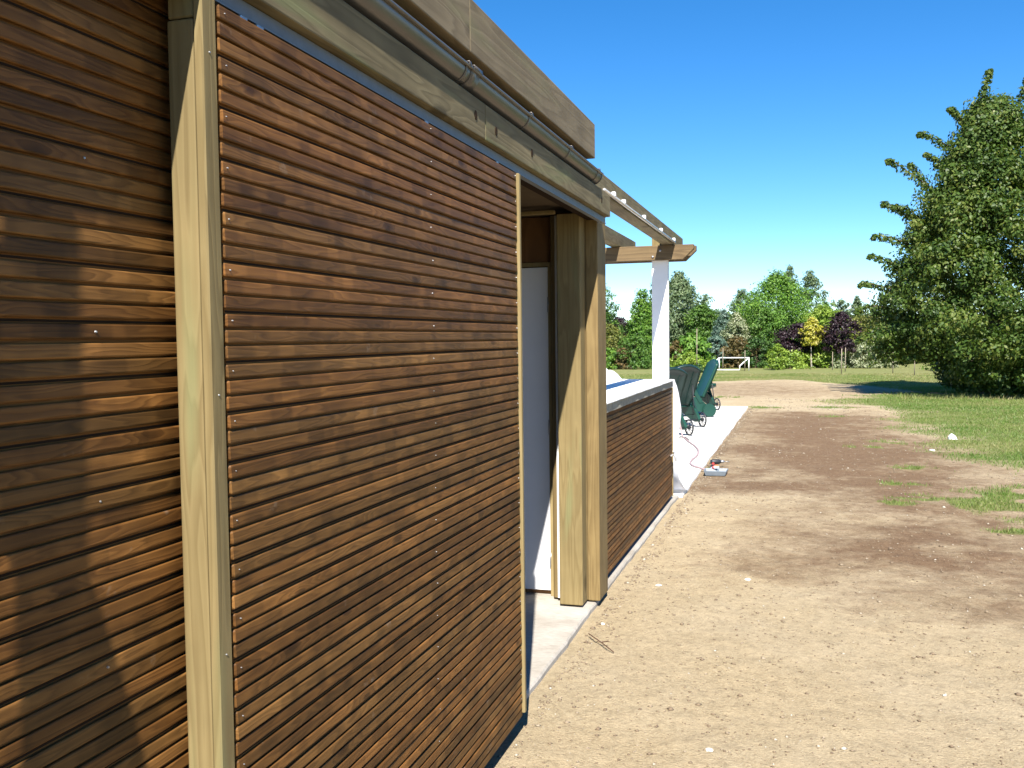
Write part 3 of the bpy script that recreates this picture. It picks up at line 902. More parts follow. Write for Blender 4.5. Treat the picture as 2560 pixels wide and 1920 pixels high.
# grey tray: shallow tapered box, open above
def tray():
    root = empty('tool_tray', (-0.93, 10.88, -0.02), 0.05, 'shallow grey plastic tray lying on soil at patio edge', 'tray')
    bm = bmesh.new()
    lx, ly, h = 0.125, 0.13, 0.055
    o1 = [(-lx, -ly), (lx, -ly), (lx + .02, ly), (-lx, ly)]
    t = 0.012
    bot = [bm.verts.new((x * .86, y * .86, 0.0)) for x, y in o1]
    top = [bm.verts.new((x, y, h)) for x, y in o1]
    itop = [bm.verts.new((x * .92, y * .92, h)) for x, y in o1]
    ibot = [bm.verts.new((x * .78, y * .78, 0.008)) for x, y in o1]
    for a, b_ in ((bot, top), (top, itop), (itop, ibot)):
        for i in range(4):
            bm.faces.new((a[i], a[(i + 1) % 4], b_[(i + 1) % 4], b_[i]))
    bm.faces.new(bot[::-1]); bm.faces.new(ibot)
    bmesh.ops.recalc_face_normals(bm, faces=bm.faces)
    bmesh.ops.bevel(bm, geom=list(bm.edges), offset=0.004, segments=2, affect='EDGES')
    put('shell', bm_mesh(bm, 'shell'), 'tray', root, (0, 0, 0), True)
    bm = bmesh.new(); bmesh.ops.create_cube(bm, size=1); bmesh.ops.scale(bm, vec=(0.02, 0.20, 0.012), verts=bm.verts)
    bmesh.ops.bevel(bm, geom=list(bm.edges), offset=0.004, segments=2, affect='EDGES')
    put('divider', bm_mesh(bm, 'divider'), 'tray', root, (0.03, 0.0, 0.048), True)
tray()
noz = empty('hose_nozzle', (-0.97, 11.02, 0.035), label='red and white hose nozzle resting on the grey tray', cat='nozzle')
tube('barrel', [(-1.0, 11.04, 0.022), (-0.955, 11.0, 0.045), (-0.90, 10.96, 0.052)], [0.014, 0.018, 0.012], 'white_plastic', noz, 10, loc=(-0.97, 11.02, 0.035))
tube('collar', [(-0.965, 11.012, 0.040), (-0.945, 10.995, 0.048)], 0.0215, 'red', noz, 10, loc=(-0.97, 11.02, 0.035))
def drill():
    root = empty('power_drill', (-0.97, 11.47, -0.015), 0.35, 'black and red power drill lying on soil behind the tray', 'drill')
    z0 = 0.035
    tube('motor_housing', [(-0.07, 0, z0 + .03), (-0.05, 0, z0 + .03), (0.03, 0, z0 + .03), (0.05, 0, z0 + .03)], [0.022, 0.03, 0.03, 0.022], 'black_resin', root, 12, local=True)
    tube('chuck', [(0.05, 0, z0 + .03), (0.085, 0, z0 + .03), (0.10, 0, z0 + .03)], [0.018, 0.018, 0.009], 'steel', root, 10, local=True)
    tube('bit', [(0.10, 0, z0 + .03), (0.16, 0, z0 + .03)], 0.004, 'steel', root, 6, local=True)
    tube('grip', [(-0.04, 0, z0 + .02), (-0.05, -0.05, z0), (-0.06, -0.10, z0 - .012)], [0.018, 0.016, 0.018], 'red', root, 10, local=True)
    bm = bmesh.new(); bmesh.ops.create_cube(bm, size=1); bmesh.ops.scale(bm, vec=(0.08, 0.04, 0.045), verts=bm.verts)
    bmesh.ops.bevel(bm, geom=list(bm.edges), offset=0.008, segments=2, affect='EDGES')
    put('battery', bm_mesh(bm, 'battery'), 'black_resin', root, (-0.06, -0.125, z0 - .008), True)
drill()
bm = bmesh.new(); bmesh.ops.create_cone(bm, cap_ends=True, segments=14, radius1=0.033, radius2=0.022, depth=0.05)
bmesh.ops.bevel(bm, geom=list(bm.edges), offset=0.005, segments=2, affect='EDGES')
tag(put('orange_cap', bm_mesh(bm, 'orange_cap', False), 'orange', None, (-0.955, 11.28, 0.012)), 'small orange plastic cap between the tray and the drill', 'cap')

# ================================================================== GREEN LOUNGERS
def extrude_profile(prof, y0, y1, bev=0.006):
    bm = bmesh.new()
    A = [bm.verts.new((x, y0, z)) for x, z in prof]; B = [bm.verts.new((x, y1, z)) for x, z in prof]
    n = len(prof)
    for i in range(n):
        bm.faces.new((A[i], A[(i + 1) % n], B[(i + 1) % n], B[i]))
    bm.faces.new(A[::-1]); bm.faces.new(B)
    bmesh.ops.recalc_face_normals(bm, faces=bm.faces)
    if bev:
        bmesh.ops.bevel(bm, geom=list(bm.edges), offset=bev, segments=1, affect='EDGES')
    return bm

def wheel_mesh(R):
    bm = bmesh.new()
    n, k = 28, 8
    rings = []
    for i in range(n):
        a = 2 * math.pi * i / n
        c = Vector((math.cos(a), 0, math.sin(a)))
        rings.append([bm.verts.new(c * (R - 0.011 + 0.011 * math.cos(2 * math.pi * j / k)) + Vector((0, 0.016 * math.sin(2 * math.pi * j / k), 0))) for j in range(k)])
    for i in range(n):
        for j in range(k):
            bm.faces.new((rings[i][j], rings[i][(j + 1) % k], rings[(i + 1) % n][(j + 1) % k], rings[(i + 1) % n][j]))
    return bm_mesh(bm, 'wheel', True)
def spoke_mesh(R):
    bm = bmesh.new()
    for i in range(12):
        a = 2 * math.pi * i / 12
        c = Vector((math.cos(a), 0, math.sin(a)))
        tube_bm(bm, [c * 0.015, c * (R - 0.015)], 0.005, 5)
    tube_bm(bm, [(0, -0.022, 0), (0, 0.022, 0)], 0.024, 12)
    bmesh.ops.recalc_face_normals(bm, faces=bm.faces)
    return bm_mesh(bm, 'spokes')
WR = 0.13
WME, SME = wheel_mesh(WR), spoke_mesh(WR)
WME.materials.append(MAT['black_resin']); SME.materials.append(MAT['black_resin'])

def back_mesh(Lb, Wd):
    """arched back panel with a raised rim, concave behind; lies along +x, width y"""
    nu, nv = 22, 15
    V = []
    def halfw(u):
        w = Wd / 2 * (0.88 + 0.12 * math.sin(min(1, u * 1.3) * math.pi / 2))
        return w
    for side in (0, 1):
        for i in range(nu):
            u = i / (nu - 1)
            for j in range(nv):
                v = -1 + 2 * j / (nv - 1)
                end = Lb * (1 - 0.13 * v * v)
                x = u * end
                y = v * halfw(u)
                rim = max(abs(v) ** 7, u ** 14)
                zf = 0.012 + 0.022 * rim - 0.012 * (1 - v * v)
                zb = -0.004 - 0.034 * rim
                V.append((x, y, zf if side == 0 else zb))
    id_ = np.arange(nu * nv).reshape(nu, nv)
    F = np.stack([id_[:-1, :-1], id_[1:, :-1], id_[1:, 1:], id_[:-1, 1:]], -1).reshape(-1, 4)
    rim = np.concatenate([id_[0, :-1], id_[:-1, -1], id_[-1, :0:-1], id_[:0:-1, 0]])
    rn = np.roll(rim, -1)
    S = np.stack([rim, rn, rn + nu * nv, rim + nu * nv], -1)
    me = np_mesh('backrest', np.array(V), np.concatenate([F, F[:, ::-1] + nu * nv, S]), True)
    bm = bmesh.new(); bm.from_mesh(me); bmesh.ops.recalc_face_normals(bm, faces=bm.faces); bm.to_mesh(me); bm.free()
    return me
BME = back_mesh(0.80, 0.56)

def lounger(center, rz, tilt, label, back_mat, hinge=-0.62, disc_side=0):
    t = empty('sun_lounger', (center[0], center[1], 0.002), rz, label, 'lounger', 'green resin loungers on the patio')
    # seat of cross slats on a rim
    for i in range(int((1.76 + hinge) / 0.122)):
        bm = bmesh.new(); bmesh.ops.create_cube(bm, size=1); bmesh.ops.scale(bm, vec=(0.105, 0.50, 0.022), verts=bm.verts)
        bmesh.ops.bevel(bm, geom=list(bm.edges), offset=0.006, segments=1, affect='EDGES')
        put('seat_slat', bm_mesh(bm, 'seat_slat'), 'green_resin', t, (hinge - 0.06 - i * 0.122, 0, 0.345), True)
    prof = [(-1.80, .385), (-1.82, .33), (-1.70, .30), (-1.3, .285), (-0.9, .27), (-0.55, .22), (-0.28, .12), (-.12, .085), (-.02, .095), (.02, .14), (-.02, .20), (-.12, .30), (-.30, .385), (-.55, .43), (-.85, .415), (-1.3, .385)]
    for s in (-1, 1):
        bm = extrude_profile(prof, s * 0.275 - 0.025, s * 0.275 + 0.025)
        put('side_rail', bm_mesh(bm, 'side_rail'), 'green_resin', t, (0, 0, 0), True)
        bm = extrude_profile([(-1.70, .31), (-1.62, 0.0), (-1.55, 0.0), (-1.45, .30)], s * 0.285 - 0.022, s * 0.285 + 0.022)
        put('leg', bm_mesh(bm, 'leg'), 'green_resin', t, (0, 0, 0), True)
        bm = extrude_profile([(-0.85, .40), (-0.62, .575), (-0.30, .575), (-0.12, .28), (-0.20, .27), (-0.36, .53), (-0.60, .53), (-0.78, .39)], s * 0.30 - 0.014, s * 0.30 + 0.014, 0.004)
        ar = put('armrest_support', bm_mesh(bm, 'armrest_support'), back_mat, t, (0, 0, 0), True)
        bm = extrude_profile([(-0.74, .575), (-0.74, .592), (-0.24, .592), (-0.22, .580), (-0.24, .575)], s * 0.30 - 0.035, s * 0.30 + 0.035, 0.004)
        put('armrest', bm_mesh(bm, 'armrest'), 'green_resin', t, (0, 0, 0), True)
        if s == disc_side:
            bm = bmesh.new()
            bmesh.ops.create_cone(bm, cap_ends=True, segments=28, radius1=WR, radius2=WR, depth=0.05, matrix=Matrix.Rotation(math.pi / 2, 4, 'X'))
            bmesh.ops.bevel(bm, geom=[e for e in bm.edges if len(e.link_faces) == 2 and abs(e.link_faces[0].normal.dot(e.link_faces[1].normal)) < 0.5], offset=0.012, segments=2, affect='EDGES')
            w = put('wheel', bm_mesh(bm, 'wheel_disc'), 'green_resin', t, (-0.02, s * 0.345, WR), True)
            w['label'] = 'solid green wheel disc'
        else:
            w = put('wheel', WME, None, t, (-0.02, s * 0.345, WR), True)
            put('spokes', SME, None, w, (0, 0, 0), True)
    tube('axle', [(-0.02, -0.33, WR), (-0.02, 0.33, WR)], 0.012, 'black_resin', t, 8, local=True)
    bme = BME.copy()
    bk = put('backrest', bme, back_mat, t, (hinge, 0, 0.37), True)
    bk.rotation_euler = (0, -math.radians(tilt), 0)
    # backrest ribs behind
    bm = bmesh.new()
    for yv in (-0.16, 0, 0.16):
        tube_bm(bm, [(0.06, yv, -0.010), (0.66, yv, -0.010)], 0.010, 6)
    rb = put('ribs', bm_mesh(bm, 'ribs'), back_mat, bk, (0, 0, 0), True)
    # prop that holds the back up
    a = Vector((hinge, 0, 0.37)) + Vector((math.cos(math.radians(tilt)), 0, math.sin(math.radians(tilt)))) * 0.42
    if tilt > 20:
        tube('back_prop', [(a.x + 0.02, -0.2, a.z - 0.02), (max(-0.18, hinge + .25), -0.2, 0.22), (max(-0.18, hinge + .25), 0.2, 0.22), (a.x + 0.02, 0.2, a.z - 0.02)], 0.009, 'black_resin', t, 6, local=True)
    return t
lounger((-1.94, 14.67), math.atan2(-.8, .6), 62, 'green lounger nearest the bar wall, raised dark back and spoked wheel', 'dark_resin', -0.30)
lounger((-1.88, 16.12), math.atan2(-.8, .6), 62, 'second green lounger from the bar wall, dark back overlapped by the first', 'dark_resin', -0.30)
lounger((-1.80, 18.72), math.atan2(.39, .92), 66, 'green lounger with tall glossy back and solid green wheel disc', 'green_resin', -0.12, -1)
lounger((-1.95, 19.90), math.atan2(-.8, .6), 14, 'farthest green lounger, back laid flat, spoked wheel at the patio end', 'green_resin')

# ================================================================== TOY GOAL
def goal():
    y = 44.3
    a = at_depth(1798, 925, y); b = at_depth(1872, 925, y)
    x0, x1 = a.x, b.x
    cz = 0.0
    h = 0.56
    g = empty('football_goal', ((x0 + x1) / 2, y, cz), label='small white football goal at the far side of the lawn', cat='goal')
    lc = ((x0 + x1) / 2, y, cz)
    r = 0.024
    d = 0.85
    tube('crossbar', [(x0 - r, y, h), (x1 + r, y, h)], r, 'white_plastic', g, 10, lc)
    tube('post', [(x0, y, -0.02), (x0, y, h)], r, 'white_plastic', g, 10, lc)
    tube('post', [(x1, y, -0.02), (x1, y, h)], r, 'white_plastic', g, 10, lc)
    for x in (x0, x1):
        tube('back_stay', [(x, y, h), (x - 0.38, y - d * .4, 0.20), (x - 0.38, y - d * .4, 0.01)], r, 'white_plastic', g, 8, lc)
    tube('ground_bar', [(x0 - .38, y - d * .4, 0.02), (x1 - .38, y - d * .4, 0.02)], r, 'white_plastic', g, 8, lc)
goal()

# ================================================================== TREES
def leaf_mat(name, c1, c2, c3, trans=0.35):
    m, nt, b = new_mat(name)
    at = N(nt, 'ShaderNodeAttribute', attribute_name='tone')
    r = ramp(nt, [(0.0, c1), (0.5, c2), (1.0, c3)], at.outputs['Fac'])
    L(nt, r.outputs[0], b.inputs['Base Color'])
    b.inputs['Roughness'].default_value = 0.5
    b.inputs['Specular IOR Level'].default_value = 0.35
    t = N(nt, 'ShaderNodeBsdfTranslucent')
    L(nt, mixc(nt, 1.0, r.outputs[0], (1.25, 1.35, 0.7), 'MULTIPLY'), t.inputs['Color'])
    mx = N(nt, 'ShaderNodeMixShader')
    mx.inputs[0].default_value = trans
    out = [n for n in nt.nodes if n.type == 'OUTPUT_MATERIAL'][0]
    L(nt, b.outputs[0], mx.inputs[1]); L(nt, t.outputs[0], mx.inputs[2])
    L(nt, mx.outputs[0], out.inputs['Surface'])
    return m
LM = {
    'green': leaf_mat('leaf_green', (0.039, 0.091, 0.016), (0.078, 0.163, 0.026), (0.156, 0.247, 0.046)),
    'bright': leaf_mat('leaf_bright', (0.058, 0.137, 0.018), (0.111, 0.227, 0.029), (0.208, 0.325, 0.052)),
    'dark': leaf_mat('leaf_dark', (0.021, 0.052, 0.013), (0.042, 0.098, 0.021), (0.091, 0.156, 0.036)),
    'olive': leaf_mat('leaf_olive', (0.065, 0.081, 0.016), (0.137, 0.156, 0.033), (0.260, 0.247, 0.065)),
    'brown': leaf_mat('leaf_bronze', (0.055, 0.045, 0.015), (0.11, 0.09, 0.03), (0.20, 0.13, 0.05)),
    'blue': leaf_mat('leaf_blue', (0.039, 0.078, 0.052), (0.081, 0.137, 0.098), (0.156, 0.221, 0.169), 0.15),
    'grey': leaf_mat('leaf_grey_green', (0.058, 0.098, 0.046), (0.117, 0.169, 0.078), (0.208, 0.260, 0.130)),
    'purple': leaf_mat('leaf_purple', (0.010, 0.005, 0.007), (0.021, 0.010, 0.014), (0.045, 0.021, 0.026), 0.15),
    'yellow': leaf_mat('leaf_yellow', (0.240, 0.240, 0.016), (0.400, 0.368, 0.040), (0.544, 0.480, 0.176)),
    'cream': leaf_mat('leaf_cream', (0.10, 0.14, 0.06), (0.26, 0.29, 0.16), (0.46, 0.46, 0.32)),
    'lime': leaf_mat('leaf_lime', (0.091, 0.156, 0.019), (0.182, 0.273, 0.033), (0.312, 0.390, 0.065)),
}

def leaves_mesh(name, C, NRM, size, tone, droop=0.0):
    """one folded rhombus leaf per centre"""
    n = len(C)
    d = rng.normal(size=(n, 3)); d[:, 2] -= droop
    d -= (d * NRM).sum(1, keepdims=True) * NRM * 0.8
    d /= np.linalg.norm(d, axis=1, keepdims=True) + 1e-9
    s = np.cross(d, NRM); s /= np.linalg.norm(s, axis=1, keepdims=True) + 1e-9
    L_ = size[:, None]
    a = C - d * L_ * 0.5; b = C + s * L_ * 0.30 + NRM * L_ * 0.06; c = C + d * L_ * 0.55; e = C - s * L_ * 0.30 + NRM * L_ * 0.06
    V = np.stack([a, b, c, e], 1).reshape(-1, 3)
    F = np.arange(4 * n).reshape(n, 4)
    me = np_mesh(name, V, F)
    at = me.attributes.new('tone', 'FLOAT', 'POINT')
    at.data.foreach_set('value', np.repeat(np.clip(tone, 0, 1), 4).astype(np.float32))
    return me

def crown_points(shape, Rx, H, z0, n_clump, per, clump_r, seed):
    """clumps of leaf centres spread through a crown; returns centres, normals, tone"""
    r = np.random.default_rng(seed)
    out = []
    lob = r.uniform(0, 6.28, 6)
    u = r.random(n_clump)
    if shape == 'cone':
        t = 1 - np.sqrt(1 - u * 0.985)
        rad = (1 - t) ** 0.85
    elif shape == 'column':
        t = u
        rad = np.sin(np.pi * np.clip(t * 0.85 + 0.12, 0, 1)) ** 0.6
    elif shape == 'round':
        t = u
        rad = np.sqrt(np.clip(1 - (2 * t - 1) ** 2, 0.02, 1))
    elif shape == 'bush':
        t = u ** 1.3
        rad = np.sqrt(np.clip(1 - t ** 2.2, 0.02, 1))
    else:   # tree: widest at a third
        t = u
        rad = np.where(t < 0.4, 0.65 + 0.35 * (t / 0.4), np.clip(1 - ((t - 0.4) / 0.6) ** 2.6, 0.06, 1))
    ang = r.uniform(0, 2 * np.pi, n_clump)
    wob = 1 + 0.22 * np.sin(3 * ang + lob[0] + 4 * t) + 0.15 * np.sin(5 * ang + lob[1] - 7 * t) + 0.12 * np.sin(11 * t + lob[2])
    rr = rad * wob * r.random(n_clump) ** 0.38
    cx = Rx * rr * np.cos(ang); cy = Rx * rr * np.sin(ang); cz = z0 + t * H + r.normal(0, 0.02 * H, n_clump)
    CC = np.stack([cx, cy, cz], 1)
    pr = r.normal(size=(n_clump, per, 3))
    pr /= np.linalg.norm(pr, axis=2, keepdims=True)
    pr *= r.random((n_clump, per, 1)) ** 0.5
    csz = clump_r * r.uniform(0.6, 1.3, (n_clump, 1, 1))
    P = CC[:, None, :] + pr * csz * np.array([1, 1, 0.75])
    outward = CC.copy(); outward[:, 2] -= z0 + H * 0.4
    outward /= np.linalg.norm(outward, axis=1, keepdims=True) + 1e-6
    NR = outward[:, None, :] * 0.35 + pr * 1.15 + r.normal(size=(n_clump, per, 3)) * 0.38 + np.array([0, 0, 0.35])
    NR /= np.linalg.norm(NR, axis=2, keepdims=True)
    tone = np.clip(r.normal(0.5, 0.16, (n_clump, 1)) + r.normal(0, 0.18, (n_clump, per)), 0, 1)
    return P.reshape(-1, 3), NR.reshape(-1, 3), tone.ravel()

def branch_mesh(H, Rx, z0, r0, seed, n=7, multi=1):
    r = random.Random(seed)
    bm = bmesh.new()
    for k in range(multi):
        ox, oy = (0, 0) if multi == 1 else (r.uniform(-.15, .15) * Rx, r.uniform(-.15, .15) * Rx)
        lean = r.uniform(-.05, .05) * H
        pts = [(ox, oy, -0.08), (ox + lean * .2, oy, H * .25), (ox + lean * .5, oy + lean * .3, H * .55), (ox + lean, oy, H * .93)]
        tube_bm(bm, smooth_path(pts, 3), [max(0.004, r0 * (1 - 0.92 * i / 9)) for i in range(10)], 7)
        for i in range(n):
            z = z0 + (H - z0) * (0.02 + 0.75 * i / n)
            a = r.uniform(0, 6.28)
            ln = Rx * r.uniform(.55, .9) * (1 - 0.6 * i / n)
            p0 = Vector((ox + lean * .4, oy, z)); p2 = p0 + Vector((math.cos(a) * ln, math.sin(a) * ln, ln * r.uniform(.2, .7)))
            p1 = p0.lerp(p2, .5) + Vector((0, 0, -.04 * ln))
            rb = r0 * 0.45 * (1 - .6 * i / n)
            tube_bm(bm, [p0, p1, p2], [rb, rb * .6, 0.004], 5)
    bmesh.ops.recalc_face_normals(bm, faces=bm.faces)
    return bm_mesh(bm, 'trunk', True)

tree_seed = [100]
def tree(name, label, px, top_row, width_px, depth, shape, leaf, cat='tree', base_z=None, dens=1.0, size=0.10, trunk=None, group='trees and shrubs along the far hedge', bot_row=None, bark='bark', droop=0.3):
    tree_seed[0] += 1
    sd_ = tree_seed[0]
    p = at_depth(px, top_row, depth)
    H = p.z
    Rx = width_px / 2 * depth / FPX * 1.3
    z0 = 0.03 * H if bot_row is None else max(0.02, at_depth(px, bot_row, depth).z)
    t = empty(name, (p.x, depth, -0.02), 0, label, cat, group)
    vol = Rx * Rx * (H - z0)
    n_cl = int(np.clip(85 * dens * (Rx * (H - z0)) ** 0.95 + 35, 40, 1200))
    P, NR, tone = crown_points(shape, Rx, H - z0, z0, n_cl, 30, max(0.17, 0.17 * Rx + 0.06), sd_)
    ok = P[:, 2] > 0.02
    P, NR, tone = P[ok], NR[ok], tone[ok]
    sz = rng.uniform(0.7, 1.45, len(P)) * size
    me = leaves_mesh('crown', P, NR, sz, tone, droop)
    put('crown', me, LM[leaf], t, (p.x, depth, -0.02))
    put('trunk', branch_mesh(H * 0.96, Rx, max(z0, 0.15), 0.03 + 0.010 * H if trunk is None else trunk, sd_, 8, 1 if cat == 'tree' else 3), bark, t, (p.x, depth, -0.02))
    return t

T = [
 # name, label, px, top_row, width, depth, shape, leaf, kw
 ('birch_tree', 'loose pale green birch cut off by the brown corner post', 1496, 700, 80, 51, 'tree', 'green', dict(dens=.6)),
 ('plum_tree', 'dark purple leaved plum left of the white post', 1548, 798, 80, 53, 'round', 'purple', dict(bot_row=900)),
 ('yellowing_shrub', 'yellow-green speckled shrub between corner post and purple plum', 1522, 812, 85, 49, 'bush', 'olive', dict(cat='shrub')),
 ('maple_tree', 'light green upright tree just left of the white post', 1604, 702, 86, 52, 'cone', 'bright', dict(dens=1.2)),
 ('fir_tree', 'dark fir peeking out behind the white post', 1640, 676, 62, 57, 'cone', 'dark', dict(size=.12)),
 ('willow_tree', 'feathery grey-green willow just right of the white post', 1696, 692, 118, 54, 'tree', 'grey', dict(dens=.9, droop=2.2, size=.13)),
 ('round_shrub', 'rounded dark green shrub below the upright light green tree', 1585, 842, 100, 47.5, 'bush', 'green', dict(cat='shrub')),
 ('leafy_shrub', 'bright green low shrub beside the brown corner post', 1515, 872, 70, 47, 'bush', 'bright', dict(cat='shrub')),
 ('bronze_shrub', 'bronze-brown low shrub below the purple plum', 1557, 872, 50, 46.8, 'bush', 'brown', dict(cat='shrub')),
 ('hazel_tree', 'dense green hazel to the right of the willow', 1757, 762, 84, 53, 'tree', 'green', {}),
 ('laurel_shrub', 'glossy bright green laurel right of the white post', 1730, 838, 90, 48, 'bush', 'bright', dict(cat='shrub', size=.15)),
 ('bronze_hedge', 'bronze-tinged shrub touching the white post on its right', 1688, 855, 50, 47.5, 'bush', 'brown', dict(cat='shrub')),
 ('low_shrub', 'low yellow-green shrub below the laurel', 1722, 884, 70, 46.8, 'bush', 'lime', dict(cat='shrub')),
 ('blue_cedar', 'blue-grey conifer left of the big green tree', 1806, 757, 66, 51, 'cone', 'blue', dict(size=.08, dens=1.3)),
 ('bluish_shrub', 'blue-green shrub under the blue-grey conifer', 1792, 842, 56, 48.5, 'bush', 'blue', dict(cat='shrub')),
 ('variegated_tree', 'cream variegated small tree beside the blue-grey conifer', 1842, 785, 58, 50, 'tree', 'cream', {}),
 ('poplar_tree', 'small windblown tree above the cream variegated one', 1856, 728, 72, 55, 'tree', 'grey', dict(dens=.7)),
 ('bronze_bush', 'olive-brown bush behind the football goal', 1843, 842, 66, 48.5, 'bush', 'brown', dict(cat='shrub')),
 ('dark_shrub', 'dark green shrub at the right of the football goal', 1895, 848, 72, 48.5, 'bush', 'dark', dict(cat='shrub')),
 ('hornbeam_tree', 'largest bright green tree in the middle of the hedge', 1944, 690, 158, 53, 'tree', 'bright', dict(dens=1.25)),
 ('green_tree', 'darker green tree filling the base of the largest one', 1905, 770, 95, 51, 'tree', 'green', {}),
 ('tall_birch', 'wispy birch top rising behind the largest green tree', 1974, 666, 52, 58, 'tree', 'grey', dict(dens=.55)),
 ('weeping_birch', 'weeping grey-green birch right of the largest tree', 2026, 682, 66, 56, 'tree', 'grey', dict(dens=.7, droop=2.0)),
 ('spruce_tree', 'thin dark spruce right of the weeping birch', 2064, 738, 40, 57, 'cone', 'dark', dict(dens=1.2)),
 ('lime_tree', 'yellow-green tree behind the golden tree', 2062, 768, 84, 51, 'round', 'lime', dict(bot_row=905)),
 ('purple_maple', 'rounded blackish purple maple left of the golden tree', 1998, 812, 92, 48.3, 'round', 'purple', dict(bot_row=890, dens=1.4)),
 ('golden_maple', 'golden yellow young tree on a thin trunk', 2030, 796, 40, 47.2, 'tree', 'yellow', dict(bot_row=860, dens=1.2, trunk=.03, bark='pale_bark')),
 ('red_maple', 'purple-red young tree with stake right of the golden one', 2104, 784, 66, 47.0, 'tree', 'purple', dict(bot_row=874, dens=1.1, trunk=.035, bark='pale_bark')),
 ('silver_shrub', 'silvery variegated shrub right of the purple-red tree', 2158, 856, 96, 47.5, 'bush', 'cream', dict(cat='shrub')),
 ('clipped_shrub', 'green low shrub below the golden tree', 2052, 862, 78, 48, 'bush', 'lime', dict(cat='shrub')),
 ('spreading_shrub', 'yellowish low shrub below the blackish purple maple', 1975, 878, 74, 46.8, 'bush', 'lime', dict(cat='shrub')),
 ('young_poplar', 'pair of thin poplar tops above the purple-red tree', 2098, 752, 54, 57, 'column', 'grey', dict(dens=.6)),
 ('small_willow', 'small drooping willow top left of the huge right tree', 2143, 745, 36, 58, 'tree', 'grey', dict(dens=.8, droop=2.0)),
 ('thorn_tree', 'olive green tree behind the silvery shrub', 2160, 790, 110, 52, 'round', 'olive', dict(bot_row=905)),
 ('hedge_tree', 'green tree showing under the huge right tree crown', 2235, 812, 110, 54, 'tree', 'green', {}),
 ('golden_shrub', 'yellow-green shrub glimpsed beneath the huge right tree', 2372, 878, 76, 44, 'bush', 'lime', dict(cat='shrub')),
 ('corner_tree', 'green tree far behind the trunk of the huge right tree', 2330, 800, 130, 56, 'tree', 'dark', {}),
]
for (nm, lb, px, tr_, w, dp, sh, lf, kw) in T:
    tree(nm, lb, px, tr_, w, dp, sh, lf, **kw)
# dense dark belt behind, reads as one mass
P_, N_, t_ = [], [], []
for i in range(60):
    px = 1380 + i * 21
    dp = 60 + 2.5 * math.sin(i * 1.7)
    top = at_depth(px, 790 + 14 * math.sin(i * 0.9) + random.uniform(-12, 12), dp)
    a, b_, c_ = crown_points('column', 0.8, top.z, 0.0, 80, 24, 0.35, 900 + i)
    P_.append(a + np.array([top.x, dp, 0])); N_.append(b_); t_.append(c_ * 0.8)
P_ = np.concatenate(P_); N_ = np.concatenate(N_); t_ = np.concatenate(t_)
me = leaves_mesh('hedge_belt', P_, N_, rng.uniform(.12, .2, len(P_)), t_)
tag(put('hedge_belt', me, LM['green']), 'dark unbroken belt of foliage behind the far trees', 'hedge', kind='stuff')
# saplings and stakes on the lawn edge
for (px, row, h, lb) in ((2103.5, 926, 1.0, 'pale stake holding the purple-red young tree'), (2113, 920, 1.0, 'stake a little right of the purple-red tree trunk'),
                         (2027, 915, .7, 'short stake at the golden tree trunk'), (1807, 918, 1.0, 'stake behind the left goal post'), (1862, 918, .9, 'stake behind the right goal post'),
                         (2081, 917, .8, 'lone stake between golden and purple-red trees'), (1742, 922, 1.9, 'tall thin pale stem in front of the laurel'), (2232, 925, 1.1, 'stake standing left of the huge right tree'),
                         (2286, 930, 1.0, 'stake in the gap beneath the huge right tree crown')):
    dpt = 1.55 * FPX / (row - 841 + 6)
    p = at_depth(px, row, dpt)
    st = tube('tree_stake', [(p.x, dpt, -0.05), (p.x + 0.01, dpt, h)], [0.019, 0.015], 'stake', None, 7, loc=(p.x, dpt, 0))
    tag(st, lb, 'stake', 'stakes along the far hedge')
tree('sapling', 'thin yellow-green sapling on the lawn right of the goal', 1944, 862, 30, 45, 'tree', 'lime', dens=.5, group='young plants on the lawn', trunk=.02)
tree('sapling', 'tiny dark plant on the lawn left of the goal', 1744, 915, 16, 42, 'bush', 'dark', cat='shrub', dens=.6, group='young plants on the lawn', trunk=.01)

